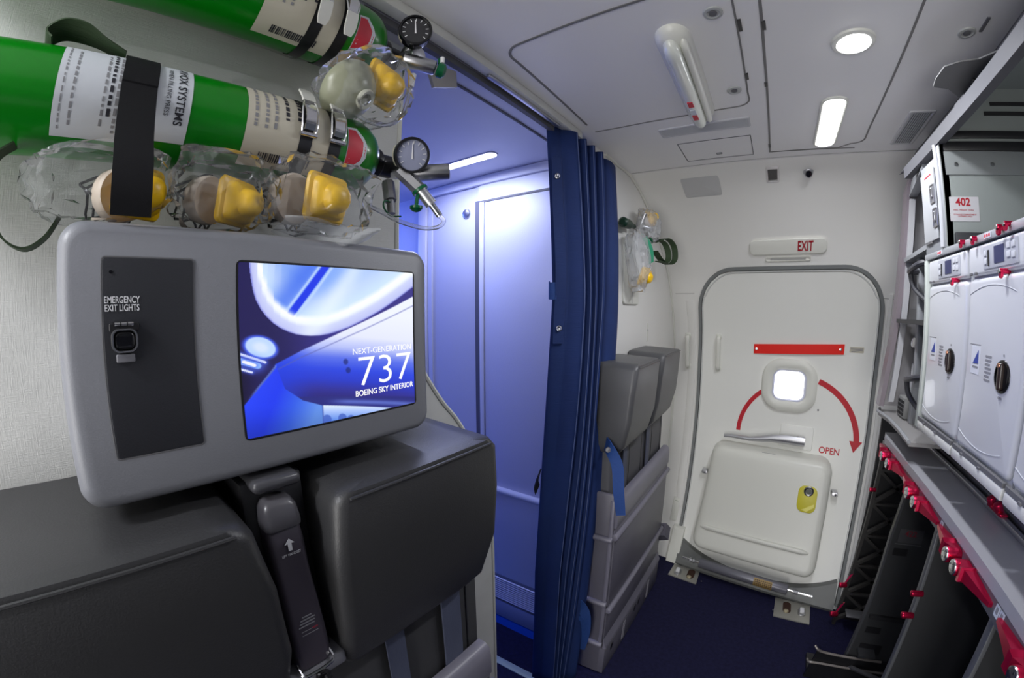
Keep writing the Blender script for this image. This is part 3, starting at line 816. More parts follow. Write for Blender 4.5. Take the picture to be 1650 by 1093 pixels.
def sstep(v, a, b):
    q = np.clip((v-a)/(b-a), 0, 1); return q*q*(3-2*q)
c = np.zeros((len(x), 3))+np.array([30, 24, 80.])
c = mixc(c, (52, 44, 130), sstep(x, 150, 500))
c = mixc(c, (20, 14, 48), sstep(120-x, 0, 110)*sstep(y, 560, 640))
# overhead bin
yb1 = np.interp(x, [190, 330, 480, 600, 800, 1040], [600, 520, 450, 395, 310, 212])
yb2 = np.interp(x, [190, 230, 300, 400, 1040], [600, 730, 792, 797, 797])
sh = (x-600)*-.18
bc = ramp(y+sh*.4, [(300, (238, 242, 255)), (440, (228, 232, 253)), (510, (180, 190, 246)), (570, (90, 112, 232)), (640, (44, 70, 222)), (700, (40, 58, 200)), (760, (48, 48, 150)), (800, (44, 40, 125))])
bc = bc*(1-sstep(420-x, 0, 200)[:, None]*.55)+np.array([30, 60, 225.])*sstep(420-x, 0, 200)[:, None]*.55
k = sstep(y-yb1, -4, 4)*(1-sstep(y-yb2, -4, 4))*sstep(x, 186, 200)
c = c*(1-k[:, None])+bc*k[:, None]
c = mixc(c, (90, 95, 170), k*np.exp(-((y-yb1-32-.02*x)/4)**2)*.6)
# below the bin
dn = sstep(y-yb2, -3, 3)*sstep(x, 150, 240)
c = mixc(c, (42, 44, 125), dn)
c = mixc(c, (100, 120, 210), dn*np.exp(-((y-832-(x-700)*.03)/14)**2)*.8*sstep(x, 430, 600))
wl_ = sstep(x, 432, 444)*sstep(y, 845+(x-440)*.045, 850+(x-440)*.045)
wc = ramp(y, [(850, (225, 240, 255)), (885, (170, 195, 250)), (960, (70, 120, 225)), (1000, (60, 100, 210))])
c = c*(1-wl_[:, None])+wc*wl_[:, None]
for ex_, ey_ in ((458, 935), (548, 930), (600, 940)):
    c = mixc(c, (66, 96, 190), wl_*(1-sstep(np.hypot((x-ex_)/28, (y-ey_)/32), .8, 1.05))*.8)
# lower left wall
yl = np.interp(x, [40, 200, 240, 330, 440], [835, 612, 740, 815, 850])
ll = sstep(y-yl, -4, 4)*(1-sstep(x, 430, 440))
lc = ramp(x+.35*(y-800), [(40, (38, 66, 235)), (190, (30, 56, 226)), (300, (50, 90, 220)), (430, (95, 140, 225))])
lc = lc*np.clip(1.05-sstep(y, 820, 1050)*.22, 0, 2)[:, None]
c = c*(1-ll[:, None])+lc*ll[:, None]
c = mixc(c, (120, 150, 245), np.exp(-((y-np.interp(x, [40, 200], [830, 605]))/9)**2)*(x < 200)*sstep(x, 40, 120)*.7)
# light dome
yd = np.interp(x, [50, 62, 72, 85, 100, 125, 150, 185, 220, 260, 300, 340, 380, 430, 480, 540, 600, 700, 800, 900, 1040], [-50, 40, 110, 180, 232, 285, 322, 362, 390, 412, 427, 434, 437, 436, 428, 411, 390, 345, 296, 240, 160])
dm = sstep(yd-y, -3, 5)*(x > 50)
slope = np.gradient(np.interp(np.arange(0, 1100), [50, 62, 72, 85, 100, 125, 150, 185, 220, 260, 300, 340, 380, 430, 480, 540, 600, 700, 800, 900, 1040], [-50, 40, 110, 180, 232, 285, 322, 362, 390, 412, 427, 434, 437, 436, 428, 411, 390, 345, 296, 240, 160]))[np.clip(x.astype(int), 0, 1099)]
e = (yd-y)/np.sqrt(1+slope**2)
dc = ramp(e, [(0, (120, 125, 215)), (12, (190, 196, 244)), (50, (205, 212, 248)), (70, (240, 246, 255)), (95, (255, 255, 255)), (125, (205, 228, 252)), (200, (190, 212, 250)), (320, (140, 175, 245))])
dl_ = ((x-265)*.81+(y-320)*.586*1.18)          # across the blue beam
u_ = (x-265)*.586-(y-320)*.81
dd_ = ((x-265)*(310-30)-(320-y)*(455-265))/np.hypot(280, 190)
fade = sstep(u_, 0, 50)
dc = mixc(dc, (60, 105, 236), np.exp(-((dd_+70)/80)**2)*.75*sstep(e, 60, 130)*fade)
dc = mixc(dc, (240, 250, 255), np.exp(-((dd_-150)/60)**2)*.6)
dc = mixc(dc, (130, 170, 248), np.exp(-((dd_-60)/45)**2)*.6*sstep(y, -200, 30)*fade*sstep(260-y, 0, 160))
dc = mixc(dc, (22, 52, 228), (1-sstep(np.abs(dd_), 16, 24))*fade)
for q in (-30, 33):
    dc = mixc(dc, (190, 215, 255), np.exp(-((dd_-q)/8)**2)*.9*fade)
c = c*(1-dm[:, None])+dc*dm[:, None]
# lamps at the left
r1 = np.hypot((x-125)/78, (y-497-(x-125)*.2)/62)
c = mixc(c, (70, 100, 245), (1-sstep(r1, .95, 1.25))*.9); c = mixc(c, (190, 215, 250), 1-sstep(r1, .85, 1.0)); c = mixc(c, (232, 238, 252), (1-sstep(r1, .2, .7))*.6)
for (xa, ya, xb, yb, wv, col) in ((15, 528, 145, 584, 7, (255, 255, 255)), (15, 614, 82, 640, 6, (255, 255, 255)), (20, 570, 110, 604, 18, (150, 190, 250)), (45, 578, 95, 600, 9, (240, 240, 250))):
    tt = np.clip(((x-xa)*(xb-xa)+(y-ya)*(yb-ya))/((xb-xa)**2+(yb-ya)**2), 0, 1); ds = np.hypot(x-xa-tt*(xb-xa), y-ya-tt*(yb-ya))
    c = mixc(c, (80, 110, 245), np.exp(-(ds/(wv*2.2))**2)*.7); c = mixc(c, col, 1-sstep(ds, wv*.8, wv*1.1))
for ex_, ey_ in ((578, 590), (592, 640)):
    c = mixc(c, (24, 34, 110), (1-sstep(np.hypot((x-ex_)/17, (y-ey_)/20), .6, 1.1))*.7)
c = np.clip(c/255, 0, 1); lin = np.where(c <= .04045, c/12.92, ((c+.055)/1.055)**2.4)
at = scr.data.color_attributes.new('picture', 'FLOAT_COLOR', 'POINT')
at.data.foreach_set('color', np.concatenate([lin, np.ones((len(lin), 1))], 1).astype(np.float32).ravel())
sm_ = bpy.data.materials.new('screen_picture'); sm_.use_nodes = True
b_ = sm_.node_tree.nodes['Principled BSDF']; an = sm_.node_tree.nodes.new('ShaderNodeVertexColor'); an.layer_name = 'picture'
b_.inputs['Base Color'].default_value = (.01, .01, .012, 1); b_.inputs['Roughness'].default_value = .35
sm_.node_tree.links.new(an.outputs['Color'], b_.inputs['Emission Color']); b_.inputs['Emission Strength'].default_value = .95
scr.data.materials.clear(); scr.data.materials.append(sm_)
scr_w = mat('screen_white', (.0, .0, .0), .5, emit=(1, 1, 1), estr=.95)
def ST(px, pt):
    return SY0+(SY1-SY0)*px, SZ1+(SZ0-SZ1)*pt
u0, v0 = ST(.983, .578)
text('NEXT-GENERATION', .0112, fx_, u0, v0, scr, scr_w, 'RIGHT', sx=.97, d=.0012, bold=-.00006)
u0, v0 = ST(.984, .800)
text('737', .0560, fx_, u0, v0, scr, scr_w, 'RIGHT', sx=1.13, d=.0012, bold=-.0006)
u0, v0 = ST(.988, .868)
text('BOEING SKY INTERIOR', .0108, fx_, u0, v0, scr, scr_w, 'RIGHT', sx=.885, d=.0012, bold=.00008)

# ------------------------------------------------------------------ jump seats
def headrest(parent, ya, yb, zt, xw, dz=0, m_=leather, bulge=.022):
    rows = [(0, .045, .02), (.004, .012, .006), (.02, .002, .002), (.10, 0, 0), (.20, 0, 0), (.285, .002, .004), (.312, .010, .016), (.322, .03, .04)]
    xf = [-.392, -.391, -.392, -.403, -.412, -.428, -.437, -.445]
    L = []
    for (dzr, ins, xi), x in zip(rows, xf):
        z = zt-dzr; k = math.sin(PI*min(1, dzr/.322))
        y0, y1 = ya+ins-bulge*.15*k, yb-ins+bulge*k
        x1 = x-xi; x0 = xw+.004
        L.append([Vector((vv, uu, z+(.008*(x1-vv)/.16 if dzr < .03 else 0))) for uu, vv in rrect((y0+y1)/2, (x0+x1)/2, y1-y0, x1-x0, .018, 5)])
    mb = MB(); mb.loops(L); h = mb.o('headrest', m_, parent, ang=55)
    mb = MB(); mb.tube([(-.3925, y, zt-.010) for y in np.linspace(ya+.02, yb-.02, 8)], .0022, 6); mb.o('highlight_bead', m_, h)  # added bead stands in for the highlight along the rounded top edge
    return h
def jump_seat(e, y0, y1, heads, xw, m_head, straps, zoff=0):
    for (ya, yb, zt) in heads:
        headrest(e, ya, yb, zt, xw, m_=m_head)
    # upholstered back below the headrests
    mb = MB(); mb.box(xw+.002, -.480, y0+.02, y1-.02, .66, 1.03, .012, 3); bk = mb.o('backrest', cloth_dk if m_head is leather else mat('grey_cloth', (.075, .075, .085), .6, bump=.2, bscale=500), e)
    for k in range(5):
        mb = MB(); y = y0+.06+(y1-y0-.12)*k/4; mb.box(-.481, -.4785, y-.0015, y+.0015, .68, 1.02)
        mb.o('seam', black_pl, bk, False)
    for (ys, wy) in straps:
        mb = MB(); mb.ribbon([(-.472, ys, 1.03), (-.4705, ys, .95), (-.470, ys, .85), (-.472, ys, .75), (-.476, ys, .70)], (0, wy, 0), .003); mb.o('harness_strap', belt_m, e)
    # folded seat pan: moulded shell with two rounded ribs
    pr = [(-.476, .812), (-.470, .822), (-.452, .822), (-.441, .812), (-.437, .79), (-.436, .735), (-.440, .727)]
    mb = MB(); mb.prism([(x, y0+.005, z) for x, z in [(-.50, .66), (-.478, .70)]+pr+[(-.445, .70), (-.50, .70)]], (0, y1-y0-.01, 0)); mb.o('seat_pan_lip', seat_lt, e, ang=50)
    mb = MB(); mb.box(xw+.002, -.440, y0+.006, y1-.004, .365, .725, .008); sp_ = mb.o('seat_pan', seat_pl, e)
    mb = MB(); mb.cyl((-.440, y0-.002, .690), (-.440, y1+.008, .690), .0135, bev=.004); mb.o('rib', seat_lt, sp_)
    mb = MB(); mb.cyl((-.438, y0-.002, .352), (-.438, y1, .352), .0125, bev=.004); mb.o('rib', seat_lt, sp_)
    mb = MB(); mb.box(xw+.002, -.442, y0+.004, y1-.002, .165, .352, .006); mb.o('lower_panel', seat_pl, e)
    mb = MB(); mb.prism([(-.442, y0-.002, .20), (-.432, y0-.002, .168), (-.428, y0-.002, .160), (-.428, y0-.002, .15), (-.442, y0-.002, .15)], (0, y1-y0, 0)); mb.o('lid_lip', seat_lt, e, ang=30)
    mb = MB(); mb.box(xw+.002, -.430, y0-.002, y1-.002, .004, .148, .004); bx = mb.o('stowage_box', seat_pl, e)
    mb = MB(); mb.box(-.4305, -.4288, y0+.002, y1-.006, .138, .1405); mb.o('lid_gap', seam_m, bx, False)
    f = fX(-.430)
    for yy in (y0+.075, y0+.36, y0+.415):
        mb = MB(); mb.slab(f, yy, .105, .022, .032, .003, .003, .001, d0=-.001); mb.o('latch', black_pl, bx)
    for yy in (y0+.22, y0+.565):
        mb = MB(); mb.slab(f, yy, .078, .030, .105, .003, .0008, 0); lb_ = mb.o('label', mat('label_lilac', (.42, .40, .46), .5), bx)
        mb = MB()
        for k in range(7):
            mb.slab(f, yy-.002, .120-k*.0135, .020-.006*(k % 3 == 1), .005, .001, .0012, 0, n=1)
        mb.o('lettering', ink_grey, lb_, False)
    # end panel toward the aisle with the same ribs returning around the corner
    mb = MB(); mb.box(xw-.02 if xw > -.6 else xw, -.452, y0-.004, y0+.012, .004, .86, .006); ep = mb.o('end_panel', seat_pl, e)
    mb = MB(); mb.box(-.462, -.446, y0-.010, y0+.004, .16, .84, .005); mb.o('edge_post', seat_lt, ep)
    for z in (.680, .385, .172):
        mb = MB(); mb.cyl((xw+.004 if xw < -.6 else xw-.02, y0-.006, z), (-.444, y0-.006, z), .0125, bev=.004); mb.o('rib', seat_lt, ep)
s1 = thing('jump_seat', 'near double jump seat with charcoal headrests under the monitor console', 'seat', (-.63, .17, 0))
jump_seat(s1, -.25, .575, [(-.235, .117, 1.297), (.213, .520, 1.294)], -.63, leather, [(.325, .040), (.463, .050)])
for o_ in s1.children:
    if o_.name.startswith('seat_pan'):
        o_.location = (0, -.030, -.028)
s2 = thing('jump_seat', 'far folded double jump seat with grey headrests between curtain and exit door', 'seat', (-.56, 1.63, 0))
jump_seat(s2, 1.262, 2.01, [(1.262, 1.555, 1.322), (1.622, 1.94, 1.325)], -.56, leather2, [(1.40, .04), (1.70, .045)])
m = MB(); m.prism([(-.50, 1.985, .30), (-.42, 2.02, .30), (-.40, 2.05, .26), (-.50, 2.03, .24)], (0, .015, .07)); m.o('hinge_bracket', seat_pl, s2)
m = MB(); hx_ = [(-.455+.010*math.cos(k*1.3), 1.588+.010*math.sin(k*1.3), 1.06+k*.0016) for k in range(60)]; m.tube(hx_, .0034, 6); m.o('coiled_cord', black_pl, s2)
# handset between the near headrests
hs = thing('handset', 'charcoal telephone handset held upright between the two near headrests', 'handset', (-.45, .166, 1.0))
L = []
for z, wy, xf, dep, yc in ((1.262, .036, -.441, .024, .165), (1.255, .043, -.436, .030, .165), (1.235, .0455, -.432, .032, .165), (1.20, .045, -.431, .032, .1655), (1.15, .047, -.430, .030, .167), (1.10, .050, -.430, .030, .1675), (1.06, .0505, -.432, .030, .168), (1.038, .048, -.436, .028, .168)):
    L.append([Vector((xv, yv, z)) for yv, xv in rrect(yc, xf-dep/2, wy, dep, .008, 5)])
m = MB(); m.loops(L); hb_ = m.o('body', mat('handset_charcoal', (.058, .050, .066), .4), hs, ang=55)
L = []
for z, wy, xf, dep, yc in ((1.291, .020, -.446, .016, .165), (1.288, .034, -.440, .024, .165), (1.280, .042, -.435, .030, .165), (1.262, .046, -.431, .033, .165), (1.2555, .0455, -.4315, .032, .165)):
    L.append([Vector((xv, yv, z)) for yv, xv in rrect(yc, xf-dep/2, wy, dep, .008, 5)])
m = MB(); m.loops(list(reversed(L))); m.o('earpiece', mat('handset_cap', (.075, .072, .082), .3), hs, ang=60)
fh = lambda u, v, d: Vector((-.4305-.0008*abs(1.15-v)/.1+d, u, v))
m = MB(); m.prism([fh(.1655+a, 1.2320+b, .0012) for a, b in ((0, .011), (.0065, .004), (.0025, .0045), (.0025, -.005), (-.0025, -.005), (-.0025, .0045), (-.0065, .004))], (.0004, 0, 0)); m.o('arrow', ink_white, hb_, False)
text('LIFT HANDSET', .0046, fh, .1660, 1.2205, hb_, ink_white, d=.0012, sx=.82)
m = MB()
for k in range(4):
    m.slab(fh, .170-.002*(k == 0)-.0015*k, 1.128-.0046*k, .020-.006*(k == 0)+.001*k, .0016, .0005, .0012, 0, n=1)
for k in (0, 1):
    m.slab(fh, .168, 1.106-k*.006, .0235, .0008, .0003, .0012, 0, n=1)
m.o('lettering', ink_grey, hb_, False)
m = MB(); m.slab(fh, .176, 1.106, .008, .0022, .0005, .0013, 0, n=1); m.o('lettering', mat('ink_dull_red', (.25, .03, .05), .5), hb_, False)
m = MB(); m.tube([(-.446, .144, 1.045), (-.434, .143, 1.036), (-.430, .150, 1.032), (-.430, .186, 1.034), (-.434, .193, 1.040), (-.446, .193, 1.048)], .0022, 6, smooth=4); m.o('clip', chrome, hs)
m = MB(); m.box(-.50, -.436, .128, .215, 1.010, 1.034, .006); m.o('cradle_foot', mat('cradle_grey', (.22, .22, .25), .4), hs)
m = MB(); m.box(-.62, -.462, .128, .208, 1.0, 1.31, .006); m.o('cradle_back', black_pl, hs)
m = MB(); m.box(-.50, -.440, .138, .198, 1.300, 1.316, .007, 3); m.o('cradle_cap', mat('cap_charcoal', (.06, .06, .068), .3), hs)
m = MB(); m.tube([(-.425+.0085*math.cos(k*.62), .168+.0085*math.sin(k*.62)+.012*(k/150), 1.028-k*.0009) for k in range(150)], .0030, 6); m.o('coiled_cord', black_pl, hs)

# ------------------------------------------------------------------ oxygen bottles on the near wall
RB = .059
def bottle(zc, label, off, lab1, strapped):
    e = thing('oxygen_bottle', label, 'oxygen bottle', (-.55, .1, zc))
    X0 = -.55
    def C(y):
        return Vector((X0, y, zc+(y-.1)*.028))
    def pt(y, a, dr=0):
        c = C(y); r = RB+dr
        return c+Vector((r*math.cos(a), 0, r*math.sin(a)))
    prof = [(-.24, .02), (-.235, .045), (-.22, .056), (-.20, RB), (.318, RB), (.335, .0575), (.350, .053), (.362, .046), (.372, .036), (.378, .024), (.381, .018)]
    L = []
    for y, r in prof:
        c = C(y); L.append([c+Vector((r*math.cos(a), 0, r*math.sin(a))) for a in np.linspace(0, 2*PI, 48, endpoint=False)])
    m = MB(); m.loops(L); cy = m.o('cylinder', green_m, e, ang=50)
    R_ = math.radians
    def patch(y0, y1, a0, a1, mm, nm, dr=.0005, parent=cy, n=16):
        mb = MB(); mb.loops([[pt(y, R_(a0+(a1-a0)*k/n), dr) for k in range(n+1)] for y in np.linspace(y0, y1, 3)], closed=False)
        return mb.o(nm, mm, parent, recalc=False)
    def cylmap(yc, ac):   # text frame: u runs down around the barrel, v towards -Y
        return lambda u, v, d: pt(yc+v, R_(ac)-u/RB, .0009+d*.2)
    def tlines(parent, ys, a0, a1, mm, hgt=.004):
        mb = MB()
        for y in ys:
            a = a0
            while a > a1:
                st_ = random.uniform(2.5, 8); mb.loops([[pt(yy, R_(a-k*st_/3), .0009) for k in range(4)] for yy in (y, y+hgt)], closed=False); a -= st_+random.uniform(1.2, 3.2)
        mb.o('lettering', mm, parent, False, recalc=False)
    if lab1:
        l1 = patch(-.052, .020, 66, -56, lab_w, 'label')
        tlines(l1, (-.046,), 50, -45, ink_grey, .0015); tlines(l1, (-.036, -.005), 45, -40, ink_grey, .0022); tlines(l1, (.001, ), 50, -30, lab_k, .0035); tlines(l1, (.008,), 45, -46, ink_grey, .003)
        mb = MB()
        text('CONSTANT FLOW', .0058, cylmap(.0135, 14), 0, 0, l1, lab_k, sx=.9)
        l2 = patch(.045, .088, 66, -48, lab_w, 'label')
        text('AVOX SYSTEMS', .0135, cylmap(.0715, 12), 0, 0, l2, lab_k, sx=.88, bold=.0002)
        text('WHEN FILLING PRESS', .0075, cylmap(.0595, 12), 0, 0, l2, lab_k, sx=.9)
    l3 = patch(.155, .272, 66+off, -62+off*1.2, lab_c, 'label')
    tlines(l3, (.164, .178, .190), 60+off, -10+off, ink_grey, .004); tlines(l3, (.205, .222), 55+off, 5+off, lab_k, .005); tlines(l3, (.240,), 60+off, -20+off, ink_grey, .004)
    mb = MB()
    for k in range(24):
        y = .178+k*.0030
        mb.loops([[pt(yy, R_(-40+off*1.3-q*4), .0010) for q in range(4)] for yy in (y, y+random.choice((.0009, .0015, .002)))], closed=False)
    mb.o('barcode', lab_k, l3, False, recalc=False)
    if not lab1:
        l4 = patch(.285, .335, -58, -100, mat('label_ochre2', (.40, .25, .06), .5), 'label')
        tlines(l4, (.310, .320), -62, -92, lab_k, .004)
    # hazard diamond
    mb = MB()
    cA = -8+off*1.05
    def dia(s0, s1, mm, nm, dr, par_):
        mb = MB(); rows = []
        for y, ha, hb in (((.300, 26, -26), (.312, 27, -27), (.322, 14, -18), (.330, 5, -8)) if s0 < 1 else ((.2975, 26, -26), (.313, 28, -28), (.3245, 16, -20), (.333, 7, -10))):
            rows.append([pt(min(y+s1, .333), R_(cA+(ha*s0)*(1-k/8)+(hb*s0)*(k/8)), dr-(.001 if y > .325 else 0)) for k in range(9)])
        mb.loops(rows, closed=False); return mb.o(nm, mm, par_, recalc=False)
    hz = dia(1.12, .002, lab_w, 'hazard_label', .0006, cy); dia(.98, .0005, lab_red, 'hazard_red', .0010, hz)
    tlines(hz, (.305,), cA+20, cA-20, lab_w, .0016)
    # two band clamps with over-centre buckles
    for y in (.236, .280):
        mb = MB(); mb.loops([[pt(yy, R_(a), .0012) for a in range(-150, 211, 10)] for yy in (y-.009, y+.009)], closed=False); cb = mb.o('clamp_band', black_pl, e, recalc=False)
        ca = 30+off*1.9
        fl = -1 if off else 1
        mb = MB(); L = []
        for k in range(9):
            a = ca+fl*(36-k*6); w_ = .0095*(1 if k > 1 else (.6, .9)[k]); lift = .016-.0012*k
            L.append([pt(y-w_, R_(a), lift), pt(y+w_, R_(a), lift), pt(y+w_, R_(a), lift+.003), pt(y-w_, R_(a), lift+.003)])
        mb.loops(L[:6]); mb.o('buckle_tab', mat('tab_white', (.66, .66, .62), .35), cb)
        mb = MB(); L2 = []
        for k in range(10):
            a = ca+fl*(12-k*5); lf = .006+.004*math.sin(k/9*PI)
            L2.append([pt(y-.0075, R_(a), lf), pt(y+.0075, R_(a), lf), pt(y+.0075, R_(a), lf+.0025), pt(y-.0075, R_(a), lf+.0025)])
        mb.loops(L2); mb.o('buckle_lever', chrome, cb)
        for dy in (-.011, .011):
            mb = MB(); mb.tube([pt(y+dy*.6, R_(ca+fl*10), .012), pt(y+dy, R_(ca-fl*6), .010), pt(y+dy, R_(ca-fl*28), .007), pt(y+dy*.8, R_(ca-fl*40), .004)], .0013, 6, smooth=4); mb.o('buckle_wire', chrome, cb)
        mb = MB(); q0, q1 = pt(y-.012, R_(ca-fl*38), .005), pt(y+.012, R_(ca-fl*38), .005); mb.cyl(q0, q1, .0035, seg=12); mb.o('buckle_pin', chrome, cb)
    # neck collar
    mb = MB(); mb.lathe([(0, .020), (.006, .025), (.020, .025), (.026, .019), (.05, .019)], C(.370), (0, 1, .03)); mb.o('neck', black_pl, e)
    return e, pt, C
b1, pt1, C1 = bottle(1.735, 'lower green oxygen bottle lying above the monitor console', 0, True, True)
b2, pt2, C2 = bottle(1.944, 'upper green oxygen bottle cut off by the top of the picture', -16, False, False)
# wall rail brackets carrying the bottles
for zc, lab in ((1.735, 'lower'), (1.944, 'upper')):
    m = MB(); m.box(-.63, -.611, -.05, .26, zc-.02, zc+.035, .004); tag(m.o('bottle_rack', mat('rack_pale', (.5, .5, .47), .5)), 'grey mounting plate on the wall behind the %s green oxygen bottle' % lab, 'bracket')
# black securing strap round the lower bottle
m = MB(); L = []
for k in range(23):
    a = math.radians(110-k*7.2); y = .030
    if k < 18:
        p = pt1(y, a, .0022)
    else:
        p = pt1(y, math.radians(110-18*7.2), .0022)+Vector((.034, 0, -.045))*((k-18)/4)
    L.append(p)
pts = L[:16]+[Vector((-.462, .031, 1.672)), Vector((-.450, .032, 1.648)), Vector((-.446, .033, 1.618)), Vector((-.452, .034, 1.5925))]
m.ribbon(pts, (0, .038, 0), .003, smooth=3); st_ = tag(m.o('securing_strap', black_cl), 'wide black strap hanging around the lower green bottle', 'strap')
# carrying slings
m = MB(); m.ribbon([pt1(-.07, 1.25, .002), (-.540, -.078, 1.797), (-.533, -.062, 1.808), (-.530, -.040, 1.808), (-.530, -.015, 1.800), pt1(.010, 1.30, .002)], [(.03, 0, 0), (.03, 0, .01), (.028, 0, .012), (.028, .004, .010), (.03, 0, 0), (.03, 0, 0)], .002); m.o('carrying_sling', olive, b1)
m = MB(); m.ribbon([(-.530, -.085, 1.672), (-.510, -.098, 1.650), (-.505, -.100, 1.615), (-.505, -.088, 1.580), (-.508, -.066, 1.566), (-.515, -.046, 1.578), (-.54, -.034, 1.605)], [(.022, 0, 0)]*7, .002); m.o('carrying_sling', olive, b1)

def regulator(e, C, gdir, gc, flip):
    base = C(.405)
    m = MB(); m.cyl(base+Vector((0, -.01, 0)), base+Vector((0, .035, .001)), .017, bev=.003); m.cyl(base+Vector((-.012, .02, 0)), base+Vector((.058, .02, -.012)), .0155, bev=.003); rb = m.o('regulator_body', steel, e)
    g = Vector(gdir).normalized(); gc = Vector(gc)
    m = MB(); m.cyl(base+Vector((.02, .015, 0)), gc-g*.016, .008); m.o('gauge_stem', steel, rb)
    m = MB(); m.lathe([(-.018, .018), (-.016, .0265), (.004, .0285), (.0075, .0275), (.0070, .0245), (.003, .0243)], gc, g, 36); ga = m.o('gauge', black_gl if flip else black_pl, e)
    m = MB(); m.lathe([(0, .0240), (.0003, 0)], gc+g*.0032, g, 36); m.o('dial', mat('dial_dark', (.03, .03, .034), .15) if flip else dialglass, ga)
    u = g.cross(Vector((0, 0, 1))).normalized()*-1; v = g.cross(u).normalized()
    if v.z < 0:
        v = -v
    m = MB()
    for k in range(11):
        a = math.radians(220-26*k); d = u*math.cos(a)+v*math.sin(a); c1, c2 = gc+g*.0040+d*.017, gc+g*.0040+d*.022; n = g.cross(d)*.0006
        m.loops([[c1-n, c1+n, c2+n, c2-n], [p+g*.0003 for p in (c1-n, c1+n, c2+n, c2-n)]])
    a = math.radians(95); d = u*math.cos(a)+v*math.sin(a); n = g.cross(d)*.0014; c1, c2 = gc+g*.0044-d*.006, gc+g*.0044+d*.019
    m.loops([[c1-n, c1+n, c2+n*.4, c2-n*.4], [p+g*.0003 for p in (c1-n, c1+n, c2+n*.4, c2-n*.4)]]); m.o('scale', scr_ink, ga, False)
    m = MB(); q = gc-g*.006; m.loops([[q+(u*math.cos(t_)+v*math.sin(t_))*.0290+g*s_ for s_ in (-.006, .006)] for t_ in np.linspace(2.7, 3.9, 8)], closed=False); m.o('label', lab_c, ga, recalc=False)
    return base
scr_ink = mat('dial_ink', (.75, .75, .78), .4)
bs = regulator(b1, C1, (.82, -.42, -.36), (-.475, .405, 1.742), False)
# outlets on the lower regulator
m = MB(); m.cyl((-.50, .425, 1.722), (-.455, .470, 1.727), .0135, bev=.003); m.o('knob', steel, b1)
m = MB(); m.cyl((-.500, .402, 1.722), (-.478, .428, 1.690), .0115, seg=6); m.cyl((-.478, .428, 1.690), (-.468, .443, 1.668), .0095, seg=20); ov = m.o('outlet', alum, b1)
m = MB(); m.cyl((-.4795, .4265, 1.692), (-.4775, .4285, 1.688), .0135); m.o('outlet_ring', green_pl, ov)
m = MB(); m.cyl((-.468, .443, 1.668), (-.461, .455, 1.650), .0055); m.o('nozzle', chrome, ov)
m = MB(); m.cyl((-.52, .395, 1.705), (-.508, .392, 1.672), .010, seg=8); m.cyl((-.508, .392, 1.672), (-.503, .391, 1.650), .006); o2 = m.o('outlet', alum_dk, b1)
m = MB(); m.tube([(-.505, .395, 1.668), (-.50, .375, 1.667), (-.497, .372, 1.655), (-.497, .385, 1.645), (-.497, .405, 1.647)], .0014, 6, smooth=4); m.o('cap_leash', green_pl, o2)
m = MB(); m.tube([(-.478, .428, 1.689), (-.476, .420, 1.676), (-.476, .418, 1.660)], .003, 6, smooth=4); m.lathe([(0, .004), (.002, .010), (.006, .010), (.010, .006), (.012, 0)], (-.476, .418, 1.664), (0, 0, -1), 16); m.o('outlet_cap', green_pl, b1)
m = MB(); m.tube([(-.461, .455, 1.650), (-.457, .460, 1.642), (-.462, .452, 1.632), (-.475, .43, 1.629), (-.49, .395, 1.637), (-.50, .372, 1.648), (-.50, .345, 1.655)], .0036, 8, smooth=5); m.o('oxygen_hose', film2, b1)
bs = regulator(b2, C2, (.62, -.50, -.12), (-.480, .402, 1.972), True)
m = MB(); m.cyl((-.51, .405, 1.930), (-.475, .448, 1.917), .013, bev=.003); m.o('outlet', steel, b2)
m = MB(); m.lathe([(0, .010), (.003, .0135), (.012, .0135), (.016, .008), (.017, 0)], (-.474, .450, 1.916), (.55, .8, -.25), 18); m.lathe([(0, .003), (.010, .003)], (-.470, .452, 1.926), (0, 0, 1), 8); m.o('outlet_cap', green_pl, b2)
m = MB(); m.cyl((-.466, .455, 1.927), (-.466, .455, 1.938), .004); m.o('cap_stem', white_pl, b2)
m = MB(); m.prism([(-.594, .535, 2.025), (-.594, .625, 2.045), (-.594, .630, 2.005), (-.594, .56, 1.975)], (-.008, 0, 0)); tag(m.o('rail_bracket', mat('bracket_beige', (.40, .38, .36), .5)), 'beige bracket plate behind the upper bottle regulator at the curtain rail', 'bracket')
m = MB(); m.tube([(-.50, .300, 1.795), (-.495, .330, 1.782), (-.492, .365, 1.785), (-.490, .390, 1.805), (-.490, .402, 1.835), (-.490, .408, 1.868)], .0032, 8, smooth=5); m.o('oxygen_hose', film2, b2)
m = MB(); m.cyl((-.489, .408, 1.868), (-.488, .411, 1.893), .005, seg=10); m.o('hose_fitting', white_pl, b2)

# ------------------------------------------------------------------ bagged oxygen masks
def blob(c, size, seed, amp=.15, sub=4, rot=0.0):
    b = bmesh.new(); bmesh.ops.create_icosphere(b, subdivisions=sub, radius=1)
    off = Vector((seed*3.1, seed*1.7, seed*.9))
    for v in b.verts:
        n = v.co.normalized()
        r1 = noise.noise(n*1.6+off); r2 = abs(noise.noise(n*3.7+off*2)); r3 = abs(noise.noise(n*8.0+off))
        k = 1+amp*(r1*1.2-r2*1.5-r3*.7)
        p = Vector((n.x*abs(n.x)**-.25 if n.x else 0, n.y*abs(n.y)**-.28 if n.y else 0, n.z*abs(n.z)**-.25 if n.z else 0))*k*.86
        p = Vector((p.x*size[0], p.y*size[1], p.z*size[2])); cr, sr = math.cos(rot), math.sin(rot)
        v.co = Vector((p.x, p.y*cr-p.z*sr, p.y*sr+p.z*cr))+Vector(c)
    return b
